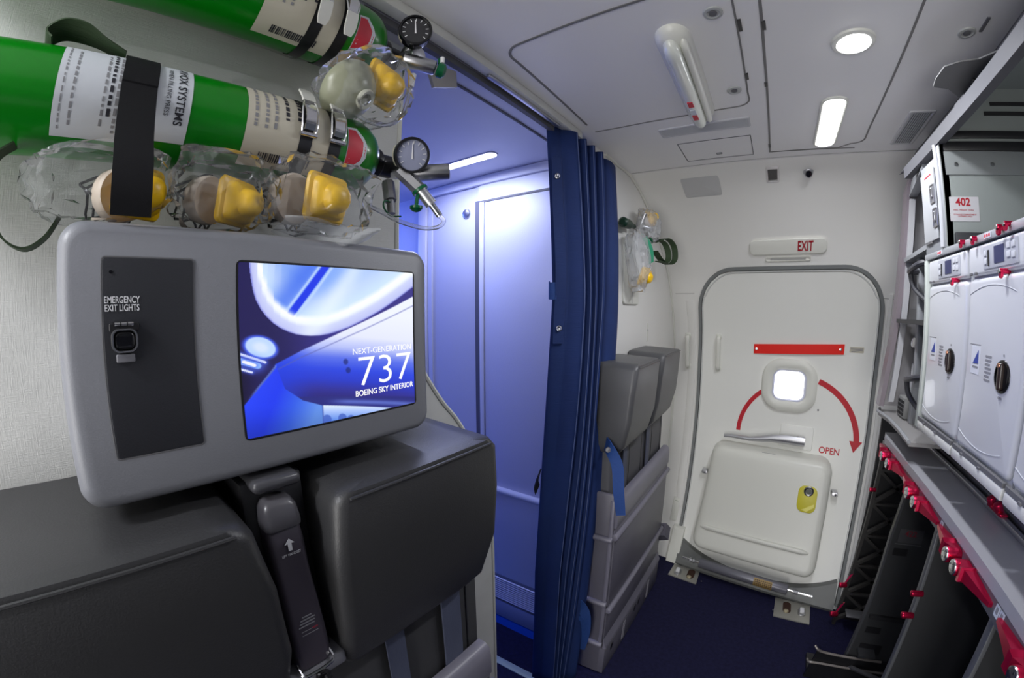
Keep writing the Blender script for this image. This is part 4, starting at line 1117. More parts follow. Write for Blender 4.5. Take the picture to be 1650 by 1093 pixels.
def cup(parent, c, ax, r, nm='mask_cup', mm=yellow):
    """oronasal cup: rounded square flange with a domed middle and a lip"""
    ax = Vector(ax).normalized(); c = Vector(c)
    u = ax.cross(Vector((0, 0, 1))).normalized(); v = u.cross(ax).normalized()
    mp_ = lambda a, b, d: c+u*a+v*b+ax*d
    m = MB(); L = []
    for d, k, q in ((-.004, .98, .25), (.000, 1.04, .25), (.004, 1.0, .28), (.006, .86, .36), (.014, .80, .40), (.017, .72, .5), (.020, .60, .7), (.029, .55, .8), (.035, .42, .9), (.038, .22, .95), (.0385, .02, .95)):
        L.append([mp_(a, b, d) for a, b in rrect(0, .0, 2*r*k, 2*r*k*.94, max(r*k*q*1.0, .0004), 6)])
    m.loops(L)
    return m.o(nm, mm, parent, ang=45)
def mask_bag(label, c, size, seed, cc, ax, r, rot=0, tanp=None, wires=True, fm=None):
    e = thing('oxygen_mask', label, 'oxygen mask', (c[0], c[1], c[2]-size[2]), 'oxygen masks in clear bags')
    cp_ = cup(e, cc, ax, r)
    axn = Vector(ax).normalized()
    if tanp:
        m = MB(); m.lathe([(0, r*.95), (.004, r*1.02), (.018, r*.98), (.030, r*.72), (.036, r*.3), (.037, 0)], Vector(tanp), -axn, 24); fp = m.o('facepiece', tan, e, ang=50)
    if wires:
        m = MB()
        q = Vector(tanp or cc); a = axn.orthogonal().normalized(); b_ = axn.cross(a)
        for ph, dist in ((0, .022), (.8, .034)):
            m.tube([q-axn*dist+(a*math.cos(t_)+b_*math.sin(t_)*(1+.3*math.sin(3*t_+ph)))*r*.98+Vector((.004*math.sin(5*t_+ph),)*3) for t_ in np.linspace(0, 5.2, 26)], .0016, 5)
        m.o('elastic_strap', black_pl, e)
        m = MB(); m.tube([q-axn*.026+a*r*.9, q-axn*.034+a*r*1.05+b_*.01, q-axn*.045+a*r*.7+b_*.02, q-axn*.05+a*.0+b_*.016], .003, 7, smooth=5); m.o('tube', mat('tube_cream', (.62, .60, .50), .3), e)
    bm_ = blob(c, size, seed, rot=rot)
    m = MB(); m.add(bm_); bg = m.o('bag', fm or film, e, ang=22)
    return e, bg
k1, g1 = mask_bag('bagged yellow oxygen mask at the left end behind the black strap', (-.514, .004, 1.638), (.046, .094, .050), 3, (-.508, .044, 1.630), (.75, .40, -.10), .029, rot=.10, tanp=(-.52, .030, 1.628))
k2, g2 = mask_bag('bagged yellow oxygen mask in the middle of the console top', (-.500, .138, 1.642), (.056, .078, .056), 8, (-.512, .156, 1.632), (.75, .45, -.12), .029, tanp=(-.522, .130, 1.634))
k3, g3 = mask_bag('bagged yellow oxygen mask at the right end of the console top', (-.495, .266, 1.652), (.058, .092, .066), 12, (-.500, .274, 1.652), (.85, .20, -.12), .034, tanp=(-.510, .236, 1.648))
m = MB(); m.grid(lambda i, j: Vector((-.452+.012*math.sin(7*j+4*i)-.03*i*(1-j), .195+.13*j, 1.598-.022*math.sin(PI*j)*i+.012*(1-i))), 8, 18); m.o('bag_flap', film2, k3)
k4, g4 = mask_bag('bagged yellow oxygen mask hanging under the upper green bottle', (-.495, .328, 1.838), (.062, .092, .072), 17, (-.492, .352, 1.848), (.80, .20, -.25), .034, rot=.55, wires=False)
m = MB(); m.lathe([(-.010, .046), (0, .048), (.008, .044), (.022, .034), (.030, .024), (.034, .012)], (-.500, .300, 1.822), (.55, .25, -.45), 26); cu_ = m.o('clear_cup', olive_pl, k4, ang=50)
MB().lathe([(0, .014), (.004, .016), (.008, .014), (.006, .009), (.0, .008)], (-.474, .309, 1.803), (.55, .25, -.45), 18).o('valve', mat('valve_cream', (.58, .58, .48), .4), k4)
# far wall set
m = MB(); m.slab(fX(-.56), 1.66, 1.66, .20, .27, .02, .010, .003); pb = tag(m.o('mounting_plate', ivory), 'white rounded mounting plate on the wall above the far jump seat', 'plate')
m = MB(); m.box(-.5505, -.549, 1.662, 1.666, 1.53, 1.70); m.o('plate_seam', mat('seam_light', (.45, .45, .45), .6), pb, False)
k5, g5 = mask_bag('lower bagged yellow oxygen mask hanging on the far wall beside the curtain', (-.500, 1.590, 1.700), (.052, .095, .155), 23, (-.492, 1.640, 1.640), (.8, -.1, -.3), .040, rot=.32, wires=False, fm=film3)
m = MB(); m.ribbon([(-.470, 1.575, 1.790), (-.462, 1.60, 1.770), (-.458, 1.63, 1.735), (-.462, 1.645, 1.695)], (.010, .03, .012), .003); m.o('green_tab', mat('tab_green', (.02, .30, .16), .4), k5)
k6, g6 = mask_bag('upper bagged yellow oxygen mask on the far wall next to the fuselage lining', (-.495, 1.735, 1.868), (.052, .120, .085), 29, (-.490, 1.740, 1.900), (.7, .0, .30), .034, wires=True, tanp=(-.488, 1.730, 1.885), fm=film3)
m = MB(); m.ribbon([(-.49, 1.78, 1.80), (-.45, 1.87, 1.83), (-.43, 1.93, 1.80), (-.43, 1.94, 1.74), (-.45, 1.90, 1.715), (-.47, 1.83, 1.73), (-.485, 1.79, 1.765)], [(.028, 0, 0)]*7, .003); m.o('carrying_sling', olive, k6)
m = MB(); m.ribbon([(-.49, 1.79, 1.82), (-.46, 1.86, 1.81), (-.445, 1.88, 1.76), (-.45, 1.86, 1.72), (-.475, 1.80, 1.72)], [(.028, 0, 0)]*5, .003); m.o('carrying_sling', olive, k6)
fb = thing('oxygen_bottle', 'far oxygen bottle mostly hidden by curtain and mask bags', 'oxygen bottle', (-.51, 1.45, 1.85))
m = MB(); m.lathe([(0, .012), (.008, .020), (.06, .020), (.09, .016), (.10, .010), (.14, .010)], (-.525, 1.475, 1.838), (0, 1, .05), 28); m.o('cylinder', mat('green_dark', (.005, .03, .016), .35), fb)  # darker green than the near bottles, to keep the stub inconspicuous
m = MB(); m.cyl((-.505, 1.66, 1.852), (-.470, 1.70, 1.845), .013, bev=.003); m.cyl((-.50, 1.64, 1.86), (-.48, 1.635, 1.90), .008); m.o('regulator', steel, fb)
MB().lathe([(0, .012), (.006, .013), (.010, .006)], (-.470, 1.665, 1.792), (.8, .1, .5), 14).o('outlet_cap', green_pl, fb)
m = MB(); m.slab(fX(-.56), 1.93, 1.395, .022, .09, .004, .002, .0005); lk = tag(m.o('wall_catch', ivory), 'small white latch strip on the wall above the far headrest', 'latch')
MB().lathe([(0, .005), (.003, .004), (.0032, 0)], (-.558, 1.93, 1.405), (1, 0, 0), 12).o('screw', steel, lk)

# ------------------------------------------------------------------ galley
GX = .45
g = fG(GX)          # u = -Y
ga = thing('galley_cabinet', 'grey galley upper cabinet with open compartment 402 above the white ovens', 'galley', (.45, .9, 1.66))
m = MB(); m.prism([(.452, 1.160, 1.655), (1.05, 1.160, 1.655), (1.05, 1.160, 2.085), (.604, 1.160, 2.085), (.474, 1.160, 1.960), (.452, 1.160, 1.922)], (0, .028, 0)); sw_ = m.o('side_wall', galley_in, ga, False)
m = MB(); m.box(.462, 1.04, 1.1565, 1.160, 1.846, 1.905, .001); m.o('band', mat('band_grey', (.20, .215, .215), .5), sw_)
m = MB(); m.box(.462, 1.04, 1.154, 1.160, 1.906, 1.930, .001); m.box(.475, 1.04, 1.154, 1.160, 1.938, 1.957, .001); m.o('slot', black_pl, sw_)
m = MB(); m.box(.585, 1.04, 1.156, 1.160, 1.998, 2.008); m.box(.605, 1.04, 1.156, 1.160, 2.024, 2.033); m.o('slot', galley_vd, sw_)
for x_ in (.49, .585, .68):
    MB().lathe([(0, .0055), (.002, .005), (.0022, 0)], (x_, 1.1565, 1.872), (0, -1, 0), 12).o('rivet', steel, sw_)
m = MB(); m.box(.47, .60, 1.148, 1.160, 1.668, 1.705, .006); m.o('corner_shade', galley_dk, sw_)  # dark block stands in for shade at the foot of this wall
y402 = fY(1.160)
m = MB(); m.slab(y402, .502, 1.762, .076, .060, .002, .001, 0); pl4 = m.o('placard', mat('placard_pale', (.50, .49, .51), .5), ga)
text('402', .0275, y402, .499, 1.7700, pl4, exit_red, d=.0012, bold=.0007, sx=.92)
text('MAX. WEIGHT 10 KG', .0058, y402, .499, 1.7575, pl4, exit_red, d=.0012, sx=.95)
text('STOWAGE COMPARTMENT\nCATERING ONLY', .0050, y402, .502, 1.7465, pl4, exit_red, d=.0012, sx=.95)
m = MB(); m.box(1.02, 1.05, -1.2, 1.188, 1.655, 2.085); m.o('back_panel', galley_in, ga, False)
m = MB(); m.box(.612, 1.05, -1.2, 1.188, 2.070, 2.085); m.o('top_panel', galley_in, ga, False)
m = MB(); m.box(.450, .474, 1.160, 1.198, 1.668, 1.935, .004); up = m.o('post', mat('post_grey', (.30, .31, .33), .35), ga)
m = MB(); m.cyl((.449, 1.180, 1.672), (.449, 1.180, 1.93), .006); m.o('edge_bead', mat('bead_light', (.50, .51, .55), .3), up)
# header rail and sloping fascia
m = MB(); m.prism([(.447, -1.2, 1.925), (.470, -1.2, 1.925), (.470, -1.2, 1.962), (.447, -1.2, 1.958)], (0, 2.66, 0)); m.o('header_rail', mat('rail_grey', (.09, .09, .10), .6, spec=.2), ga, False)
m = MB(); m.prism([(.449, -1.2, 1.956), (.470, -1.2, 1.962), (.600, -1.2, 2.086), (.566, -1.2, 2.086)], (0, 2.72, 0)); fa = m.o('fascia', mat('fascia_grey', (.10, .10, .11), .6, spec=.2), ga, False)
for yy in (1.00, .62):
    m = MB(); m.box(.466, .474, yy, yy+.06, 1.976, 1.981); m.o('screw_slot', seam_m, fa)
# small door with two latches left of the post
m = MB(); m.box(.452, .56, 1.200, 1.318, 1.668, 1.905, .003); m.o('carcass', galley_m, ga)
m = MB(); m.slab(g, -1.257, 1.790, .104, .185, .003, .004, .001); dr = m.o('door', mat('door_pale_grey', (.40, .41, .43), .35), ga)
for (u, v) in ((-1.222, 1.815), (-1.212, 1.752)):
    m = MB(); m.ring(g, u, v, .034, .050, .003, .004, .003, d0=.004); lt = m.o('latch', steel, dr)
    m = MB(); m.slab(g, u, v, .026, .042, .002, .001, 0, d0=.0041); m.o('latch_well', seam_m, lt)
    m = MB(); m.slab(g, u-.004, v+.004, .012, .026, .003, .006, .002, d0=.004); m.o('latch_lever', chrome, lt)
m = MB(); m.slab(g, -1.275, 1.702, .040, .020, .001, .003, .001, d0=.0005); m.o('vent_plate', alum_dk, dr)
m = MB(); m.slab(g, -1.25, 1.868, .05, .003, .001, .001, 0, d0=.004); m.o('lettering', lab_red, dr, False)
# beam over the ovens with turn latches
m = MB(); m.box(.448, 1.05, -1.2, 1.318, 1.652, 1.668, .002); be = m.o('beam', mat('beam_pale', (.36, .37, .39), .35), ga)
for k, u in enumerate((-1.20, -.93)):
    m = MB(); m.slab(g, u, 1.660, .030, .010, .001, .003, 0, d0=.001); lo_ = m.o('label', lab_w, be); m = MB()
    for q in range(3):
        m.slab(g, u-.009+q*.009, 1.660, .006, .006, .001, .0035, 0, d0=.001, n=1)
    m.o('lettering', lab_red, lo_, False)
def turn_latch(parent, c, s=1.0, down=True):
    c = Vector(c)
    m = MB(); m.cyl(c+Vector((.012, 0, 0)), c+Vector((-.016*s, 0, 0)), .0085*s, bev=.002); o_ = m.o('turn_latch', anod_red, parent)
    m = MB(); m.lathe([(0, .0075*s), (.0015, .006*s), (.0016, 0)], c+Vector((-.016*s, 0, 0)), (-1, 0, 0), 16); m.o('latch_cap', chrome, o_)
    d = -1 if down else 1
    m = MB(); m.prism([c+Vector((-.004, a*s, d*b*s)) for a, b in ((-.009, 0), (-.0075, .016), (.0, .021), (.0075, .016), (.009, 0))], (-.008*s, 0, 0)); m.o('latch_lever', anod_red, o_, False)
turn_latch(be, (.446, 1.048, 1.664), .62); turn_latch(be, (.446, .985, 1.662), .62); turn_latch(be, (.446, .868, 1.664), .70); turn_latch(be, (.446, .842, 1.666), .6)

def oven(ya, yb, label):
    """ya = far edge (left in the photo), yb = near edge"""
    e = thing('galley_oven', label, 'oven', (.7, (ya+yb)/2, 1.2), 'white galley ovens')
    wdt = ya-yb; uc = -(ya+yb)/2; ua = -ya
    m = MB(); m.box(.462, .98, yb+.003, ya-.002, 1.20, 1.648, .003); m.o('body', mat('oven_side', (.55, .56, .58), .4), e)
    m = MB(); m.slab(g, uc, 1.6175, wdt-.006, .062, .010, .012, .007, d0=-.012); hd_ = m.o('control_head', oven_m, e)
    m = MB(); m.slab(g, ua+.150, 1.619, .140, .045, .003, .0015, .0005); pn = m.o('control_panel', mat('panel_silver', (.42, .43, .48), .35), hd_)
    m = MB(); m.slab(g, ua+.148, 1.620, .040, .032, .001, .0008, 0, d0=.0015); m.o('display', lcd, pn)
    m = MB(); m.slab(g, ua+.104, 1.617, .006, .030, .001, .0012, 0, d0=.0015); m.o('slot', black_pl, pn)
    for (du, dv) in ((.185, .012), (.203, .012), (.185, -.004), (.203, -.006), (.090, .008), (.090, -.008)):
        m = MB(); m.slab(g, ua+du, 1.619+dv, .013 if du > .1 else .010, .011, .002, .0016, .0005, d0=.0015); m.o('button', mat('button_grey', (.58, .59, .64), .4), pn)
    for du in (.022, .045):
        m = MB(); m.slab(g, ua+du, 1.5915, .007, .006, .001, .004, .001, d0=0); m.o('hinge_pin', seam_m, hd_)
    # door with the near edge rolled over
    m = MB(); m.slab(g, uc, 1.407, wdt-.006, .352, .016, .018, .012, d0=-.018, n=6, bs=5); do_ = m.o('door', oven_m, e)
    for (v0, sg) in ((1.566, -1), (1.250, 1)):
        m = MB(); L = []
        for k in range(17):
            t_ = k/16; u = ua+.012+t_*(wdt-.055); v = v0+sg*.016*(2*t_-1)**2
            L.append([g(u, v-.0008, .0001), g(u, v+.0008, .0001), g(u, v+.0006, .0009), g(u, v-.0006, .0009)])
        m.loops(L)
        m.o('groove', mat('groove_grey', (.62, .63, .66), .5), do_)
    # handle: round black grip in a dished escutcheon
    uh, vh = ua+.176, 1.400
    m = MB(); m.lathe([(0, .0300), (.002, .0296), (.003, .026), (.001, .0255), (.0008, 0)], g(uh, vh, 0), (-1, 0, 0), 36); hn = m.o('handle', black_gl, do_)
    m = MB(); m.slab(g, uh, vh, .012, .050, .006, .0085, .004, d0=.001); m.o('grip', mat('grip_brown', (.030, .020, .018), .25), hn)
    MB().lathe([(0, .0045), (.002, .004), (.0022, 0)], g(uh, vh+.020, .009), (-1, 0, 0), 12).o('lock_pin', mat('pin_copper', (.45, .22, .14), .3, .8), hn)
    m = MB(); m.slab(g, uh, 1.438, .004, .004, .001, .001, 0); m.o('lettering', ink_grey, do_, False)
    m = MB(); m.slab(g, uh, 1.362, .014, .004, .001, .001, 0); m.o('lettering', ink_grey, do_, False)
    # labels
    m = MB(); m.slab(g, ua+.055, 1.418, .040, .056, .001, .0006, 0); l_ = m.o('label', mat('label_oven', (.70, .72, .78), .4), do_)
    m = MB(); m.prism([g(ua+.045, 1.411, .0008), g(ua+.070, 1.412, .0008), g(ua+.068, 1.438, .0008)], (-.0005, 0, 0)); m.o('logo', blue_tri, l_, False)
    m = MB(); m.slab(g, ua+.057, 1.404, .026, .004, .001, .001, 0); m.o('lettering', ink_grey, l_, False)
    m = MB()
    for k in range(7):
        m.slab(g, ua+.114-.003*(k % 3 == 2), 1.430-k*.0075, .026-.005*(k % 3 == 2), .0038, .0008, .0006, 0, n=1)
    m.o('lettering', ink_grey, do_, False)
    m = MB(); m.slab(g, ua+.050, 1.449, .05, .0016, .0005, .0005, 0); m.o('lettering', ink_grey, do_, False)
    # foot ledge
    m = MB(); m.box(.444, .50, yb+.002, ya-.002, 1.198, 1.222, .005); fl = m.o('foot_ledge', mat('ledge_cream', (.66, .66, .64), .35), e)
    for du in (.06, .15):
        m = MB(); m.slab(fG(.444), ua+du, 1.2225, .010, .006, .001, .004, .001, d0=-.002); m.o('clip', seam_m, fl)
    m = MB(); m.box(.4445, .452, yb+.004, ya-.004, 1.2222, 1.2305); m.o('door_gap', seam_m, e, False)
    turn_latch(e, (.446, ya-.195 if ya > 1.1 else ya-.172, 1.586), .62)
    return e
oven(1.296, 1.040, 'white galley oven farthest from the viewer, beside the open shelf rack')
oven(1.036, .782, 'white galley oven in the middle of the row, over the counter latches')
oven(.778, .524, 'white galley oven nearest the viewer, cut off by the right edge of the picture')
# upright between oven row and rack
m = MB(); m.box(.446, .98, 1.300, 1.318, 1.198, 1.652, .002); m.o('upright', mat('upright_grey', (.50, .54, .51), .4), ga)

# counter
co = thing('galley_counter', 'long grey galley counter edged with red turn latches under the ovens', 'counter', (.6, .6, 1.06))
m = MB(); m.prism([(.447, -1.2, 1.062), (.447, 1.60, 1.062), (.462, 1.665, 1.062), (.98, 1.665, 1.062), (.98, -1.2, 1.062)], (0, 0, .023)); m.o('worktop', counter_m, co, False)
m = MB(); m.box(.450, .468, -1.2, 1.64, 1.022, 1.062, .002); m.o('front_edge', mat('edge_dark', (.12, .12, .13), .4), co)
for i, (x0_, x1_, mm, hh_) in enumerate(((.560, .572, alum, .012), (.573, .590, galley_vd, .004), (.591, .600, alum_dk, .010), (.601, .618, galley_vd, .004), (.619, .628, alum, .014))):
    m = MB(); m.box(x0_, x1_, -1.2, 1.60, 1.085, 1.085+hh_, .001); m.o('backing_rail', mm, co)
m = MB(); m.box(.628, .66, -1.2, 1.60, 1.085, 1.20); m.o('splash_panel', mat('splash_grey', (.36, .36, .38), .4), co, False)
def counter_small(y):
    m = MB(); c_ = Vector((.566, y, 1.104)); m.cyl(c_+Vector((0, -.004, -.006)), c_+Vector((-.012, -.004, .014)), .010, bev=.002); m.box(.556, .575, y-.026, y+.010, 1.094, 1.102, .002); m.o('turn_latch', anod_red, co)
for y in (1.59, 1.020, .985):
    counter_small(y)
def trolley_latch(yp, sgn):
    """pivot at yp, lever pointing along sgn*Y, hung on the counter's front edge"""
    P = Vector((.452, yp, 1.040))
    m = MB(); m.cyl(P+Vector((.004, 0, 0)), P+Vector((-.032, 0, 0)), .0165, bev=.002); o_ = m.o('trolley_latch', anod_red, co)
    m = MB(); m.lathe([(0, .0155), (.002, .0145), (.003, .008), (.0031, 0)], P+Vector((-.032, 0, 0)), (-1, 0, 0), 24); cp_ = m.o('latch_cap', chrome, o_)
    m = MB()
    for a in range(4):
        t_ = a*PI/2+.4; m.lathe([(0, .0022), (.0008, .002), (.0009, 0)], P+Vector((-.0345, .008*math.cos(t_), .008*math.sin(t_))), (-1, 0, 0), 8)
    m.o('rivets', black_pl, cp_)
    m = MB(); L = []
    for t_, hz, xo, xi in ((0.0, .0165, -.020, 0), (.022, .0150, -.030, 0), (.034, .0155, -.032, 0), (.036, .012, -.026, 0), (.125, .004, -.010, 0)):
        y = yp+sgn*t_; zc = 1.040+.004*(t_ > .03)
        L.append([Vector((.452+xo, y, zc-hz)), Vector((.452+xi, y, zc-hz)), Vector((.452+xi, y, zc+hz)), Vector((.452+xo, y, zc+hz))])
    m.loops(L); m.o('latch_lever', anod_red, o_, False)
for yp, sg in ((1.52, 1), (1.445, -1), (1.205, 1), (1.145, -1), (.885, 1), (.835, -1), (.545, 1), (.49, -1)):
    trolley_latch(yp, sg)
f45 = fG(.450)
for u in (-1.005, -.690, -.672):
    m = MB(); m.slab(f45, u, 1.046, .016, .022, .001, .0008, 0); q = m.o('label', lab_w, co); m = MB(); m.slab(f45, u, 1.047, .008, .012, .001, .0012, 0, n=1); m.o('lettering', ink_grey, q, False)

# open trolley bays below the counter
bs_ = thing('trolley_bay', 'black open trolley bays under the galley counter with dividers and foot rail', 'cabinet', (.8, 1.2, 0))
def divider(y, pts, nm='divider', mm=galley_dk):
    m = MB(); m.prism([(x_, y, z_) for x_, z_ in pts], (0, .016, 0)); return m.o(nm, mm, bs_, False)
dB = divider(1.600, [(.512, .02), (1.15, .02), (1.15, 1.06), (.575, 1.06), (.560, .88), (.544, .72), (.538, .42)])
dA = divider(1.150, [(.515, .02), (1.15, .02), (1.15, 1.06), (.515, 1.06)])
dD = divider(.775, [(.515, .02), (1.15, .02), (1.15, 1.06), (.515, 1.06)])
dE = divider(.40, [(.515, .02), (1.15, .02), (1.15, 1.06), (.515, 1.06)])
for y, dd in ((1.150, dA), (.775, dD)):
    m = MB(); m.box(.507, .517, y-.003, y+.019, .02, 1.06, .002); m.o('edge_strip', mat('edge_strip_grey', (.10, .105, .115), .35), dd)
m = MB(); m.prism([(x_, 1.597, z_) for x_, z_ in ((.506, .02), (.514, .02), (.540, .42), (.546, .72), (.562, .88), (.577, 1.06), (.570, 1.06), (.553, .88), (.537, .72), (.531, .42))], (0, .022, 0)); m.o('edge_strip', mat('edge_strip_dark', (.055, .057, .065), .4), dB)
yB = fY(1.600)
m = MB(); m.slab(yB, .615, .722, .090, .055, .001, .0008, 0); q = m.o('placard', mat('placard_dark', (.05, .05, .055), .5), dB)
text('422', .030, yB, .612, .722, q, mat('dark_red', (.16, .008, .02), .5), d=.0012, bold=.0006)
m = MB(); m.slab(yB, .612, .688, .100, .0025, .0005, .001, 0); m.o('shelf_line', mat('line_grey', (.10, .10, .11), .5), dB)
for q in ((.590, .655, .055, .030), (.585, .295, .060, .030), (.60, .20, .09, .05)):
    m = MB(); m.slab(yB, *q, .002, .001, 0); m.o('recess', black_pl, dB)
m = MB(); m.box(.55, 1.1, 1.586, 1.600, .355, .372); m.o('runner', galley_vd, dB)
m = MB(); m.box(.55, .62, 1.55, 1.60, .190, .200); m.o('shelf_clip', galley_dk, dB)
m = MB(); m.box(1.10, 1.15, -1.2, 2.05, .0, 1.06); m.o('back_panel', galley_vd, bs_, False)
m = MB(); m.box(.52, 1.15, -1.2, 1.60, .0, .02); m.o('bay_floor', galley_vd, bs_, False)
# lattice end wall
m = MB(); m.box(.545, 1.15, 2.045, 2.06, .0, 1.06); lt_ = m.o('end_panel', galley_vd, bs_, False)
m = MB()
def bar(p, q, r=.007):
    d = (Vector(q)-Vector(p)); n = Vector((0, 1, 0)).cross(d).normalized()*r
    m.prism([Vector(p)-n, Vector(p)+n, Vector(q)+n, Vector(q)-n], (0, .020, 0))
zz = [.03, .19, .35, .51, .67, .83]
for a, b in zip(zz, zz[1:]):
    xa = .53+.03*a; bar((xa, 1.99, a), (.75, 1.99, b)); bar((.75, 1.99, a), (xa+.005, 1.99, b)); bar((xa, 1.988, b), (.76, 1.988, b), .005)
bar((.525, 1.985, .0), (.560, 1.985, .95), .008); bar((.76, 1.99, .0), (.76, 1.99, .95), .008)
m.o('lattice', mat('lattice_dark', (.034, .032, .031), .45), lt_, False)
m = MB(); m.box(.56, .66, 1.93, 1.99, .095, .103, .002); m.o('clip_bar', alum_dk, lt_)
def pin(c, parent, L=.035):
    m = MB(); c = Vector(c); m.cyl(c, c+Vector((-L, -.004, 0)), .009, bev=.003); m.o('red_pin', anod_red, parent)
pin((.52, 1.146, .778), dA); pin((.515, 1.146, .705), dA); pin((.552, 1.98, .742), lt_, .03)
for z, dz in ((.247, .05), (.075, .05)):
    m = MB(); m.cyl((.525, 1.975, z), (.490, 1.965, z), .013, bev=.003); m.prism([(.520, 1.97, z+.012), (.505, 1.97, z-.012), (.53, 1.985, z+dz), (.545, 1.985, z+dz+.01)], (.004, .012, 0)); m.o('red_bracket', anod_red, lt_)
m = MB(); m.prism([(.376, 1.584, .002), (.395, 1.584, .150), (.80, 1.584, .150), (.80, 1.584, .002)], (0, .012, 0)); m.box(.385, .80, 1.596, 1.72, .002, .02); ft = m.o('foot_tray', black_pl, bs_, False)
m = MB(); m.tube([(.80, 1.580, .104), (.60, 1.579, .101), (.42, 1.578, .098), (.376, 1.578, .095), (.370, 1.60, .090)], .0055, 8, smooth=4); m.o('rail', mat('rail_warm_grey', (.22, .20, .19), .4, .5), ft)
m = MB(); m.tube([(.66, 1.581, .158), (.50, 1.581, .155), (.42, 1.581, .158), (.392, 1.581, .168), (.380, 1.59, .178)], .0055, 8, smooth=4); m.o('rail', mat('rail_warm_grey', (.22, .20, .19), .4, .5), ft)
m = MB(); m.tube([(.545, 1.59, .10), (.70, 1.40, .20), (.86, 1.20, .33)], .010, 8); m.o('stay_bar', mat('stay_grey', (.06, .06, .065), .4), bs_)

# open shelf rack between the ovens and the exit door
rk = thing('shelf_rack', 'narrow open shelf rack between the ovens and the exit door', 'rack', (.6, 1.5, 1.15))
ep_ = [(.443, 1.17), (.455, 1.30), (.478, 1.48), (.500, 1.70), (.535, 1.96), (.585, 2.08), (1.0, 2.08), (1.0, 1.17)]
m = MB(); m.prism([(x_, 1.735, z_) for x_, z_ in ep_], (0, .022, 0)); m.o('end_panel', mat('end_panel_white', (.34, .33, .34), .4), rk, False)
m = MB(); L = []
for x_, z_ in ep_[:6]:
    L.append([(x_-.006, 1.712, z_), (x_-.006, 1.762, z_), (x_+.012, 1.762, z_), (x_+.012, 1.712, z_)])
m.loops([[Vector(p) for p in l] for l in L]); m.o('edge_trim', mat('trim_mauve', (.20, .17, .19), .4), rk, False)
m = MB(); L = []
for x_, z_ in ((.468, 1.19), (.492, 1.48), (.512, 1.72), (.535, 1.92)):
    L.append([(x_, 1.700, z_), (x_, 1.712, z_), (x_+.02, 1.712, z_), (x_+.02, 1.700, z_)])
m.loops([[Vector(p) for p in l] for l in L]); m.o('face_frame', mat('frame_grey', (.46, .46, .48), .4), rk, False)
m = MB(); m.prism([(.452, 1.318, 1.905), (.535, 1.712, 1.93), (.548, 1.712, 1.985), (.470, 1.318, 1.962)], (.03, 0, 0)); m.o('top_rail', galley_m, rk, False)
m = MB(); m.box(.70, .72, 1.318, 1.735, 1.10, 2.05); m.o('back_panel', mat('rack_back', (.60, .60, .60), .45), rk, False)
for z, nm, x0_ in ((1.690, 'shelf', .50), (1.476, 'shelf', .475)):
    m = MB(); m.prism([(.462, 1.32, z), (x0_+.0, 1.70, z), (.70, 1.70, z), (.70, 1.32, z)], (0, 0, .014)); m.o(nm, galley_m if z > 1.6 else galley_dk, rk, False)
m = MB(); m.prism([(.440, 1.318, 1.135), (.448, 1.45, 1.135), (.452, 1.60, 1.135), (.440, 1.72, 1.135), (.46, 1.765, 1.135), (.72, 1.765, 1.135), (.72, 1.318, 1.135)], (0, 0, .012)); lg = m.o('bottom_ledge', mat('ledge_grey', (.30, .29, .29), .4), rk, False)
m = MB(); m.tube([(.439, 1.318, 1.148), (.447, 1.45, 1.150), (.451, 1.60, 1.150), (.438, 1.72, 1.150), (.455, 1.765, 1.150)], .006, 8); m.o('lip', galley_m, lg)
m = MB(); m.box(.508, .528, 1.555, 1.580, 1.147, 1.69, .003); m.o('post', galley_m, rk)
m = MB(); m.box(.60, .70, 1.32, 1.56, 1.49, 1.69, .003); m.o('upper_liner', mat('liner_white', (.60, .60, .62), .4), rk)
m = MB(); m.box(.55, .70, 1.325, 1.53, 1.335, 1.474, .01); m.o('dark_box', galley_vd, rk)
m = MB(); m.box(.540, .70, 1.60, 1.700, 1.225, 1.335, .004); m.o('white_box', white_pl, rk)
m = MB(); m.box(.500, .565, 1.600, 1.690, 1.150, 1.222, .006); dbx = m.o('grille_box', mat('grille_grey', (.24, .24, .23), .5), rk)
m = MB()
for i in range(4):
    for k in range(4):
        m.box(.4975, .5005, 1.612+i*.018, 1.623+i*.018, 1.160+k*.014, 1.169+k*.014)
m.o('holes', galley_vd, dbx, False)
m = MB(); m.cyl((.60, 1.655, 1.405), (.535, 1.640, 1.410), .012, bev=.003); m.cyl((.535, 1.640, 1.410), (.520, 1.637, 1.412), .018, bev=.004); m.o('tap_knob', chrome, rk)
m = MB(); m.tube([(.58, 1.63, 1.405), (.545, 1.60, 1.400), (.54, 1.59, 1.360), (.545, 1.60, 1.325)], .009, 8, smooth=5); m.o('tap_spout', alum, rk)
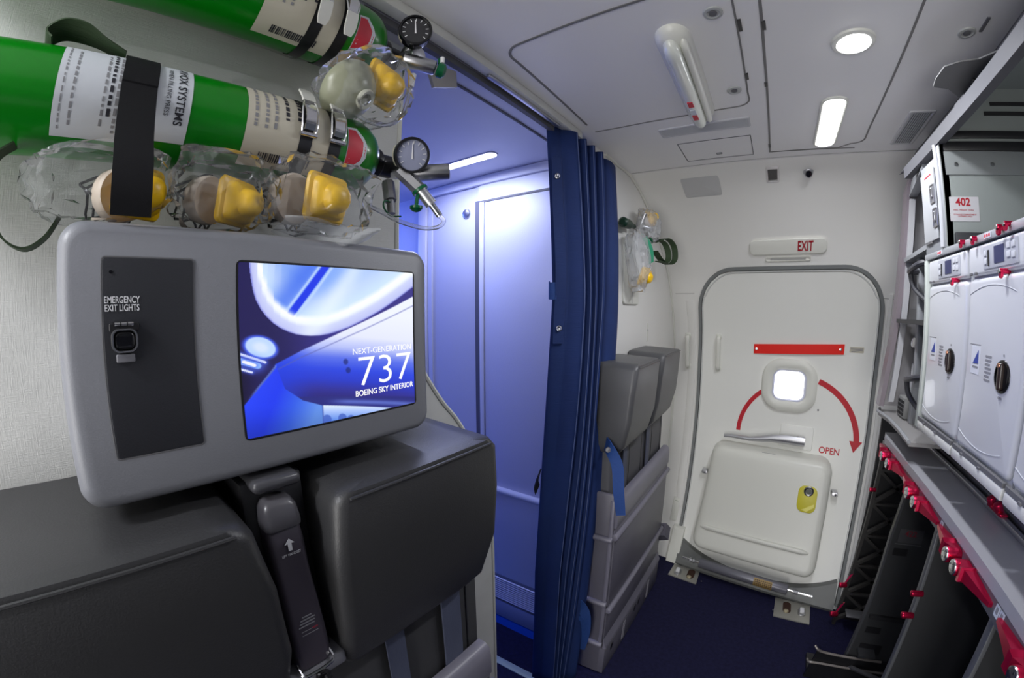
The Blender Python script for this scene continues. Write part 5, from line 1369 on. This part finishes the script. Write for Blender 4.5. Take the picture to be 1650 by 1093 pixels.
for z, yy in ((1.645, 1.50), (1.300, 1.49)):
    m = MB(); m.tube([(.60, yy-.07, z+.018), (.50, yy-.055, z+.020), (.472, yy-.02, z+.010), (.478, yy+.05, z-.002), (.55, yy+.07, z+.006), (.62, yy+.06, z+.012)], .010, 8, smooth=5)
    m.tube([(.476, yy+.045, z-.002), (.490, yy+.045, z-.055), (.525, yy-.02, z-.110), (.53, yy-.05, z-.14)], .009, 8, smooth=5); m.o('cup_holder', mat('holder_dark', (.055, .055, .065), .4), rk)
m = MB(); m.box(.462, .478, 1.322, 1.345, 1.53, 1.56, .003); m.o('clip', galley_m, rk)
for k in range(3):
    MB().cyl((.56, 1.42+k*.055, 1.745+.004*k), (.52, 1.41+k*.055, 1.745+.004*k), .010, bev=.003).o('knob', black_pl, rk)
m = MB(); m.cyl((.512, 1.375, 1.805), (.500, 1.395, 1.868), .0065, bev=.002); lk_ = m.o('lever', chrome, rk)
m = MB(); m.cyl((.514, 1.372, 1.800), (.510, 1.378, 1.822), .010, bev=.003); m.o('lever_tip', orange, lk_)
m = MB(); m.slab(lambda u, v, d: Vector((.58-d, -u, v)), -1.50, 1.82, .30, .16, .004, .01, .002); m.o('panel', mat('rack_panel', (.36, .36, .36), .45), rk)
# grey hinged flap at the header rail
m = MB(); m.prism([(.402, 1.004, 2.0), (.396, .965, 2.0), (.399, .915, 2.0), (.425, .897, 2.0), (.462, .888, 2.0), (.486, .862, 2.0), (.505, .846, 2.0), (.520, .880, 2.0), (.505, 1.05, 2.0), (.480, 1.058, 2.0), (.440, 1.015, 2.0)], (0, 0, .003)); fp_ = tag(m.o('hinged_flap', mat('flap_grey', (.13, .13, .128), .5), ang=30), 'grey curved flap folded against the ceiling at the galley rail', 'flap')
m = MB(); m.prism([(.470, .86, 1.972), (.496, .86, 2.002), (.500, .86, 1.996), (.476, .86, 1.968)], (0, .19, 0)); m.o('hinge', alum, fp_, False)
m = MB(); m.cyl((.482, .955, 1.984), (.470, .955, 1.990), .006); m.o('pin', black_pl, fp_)
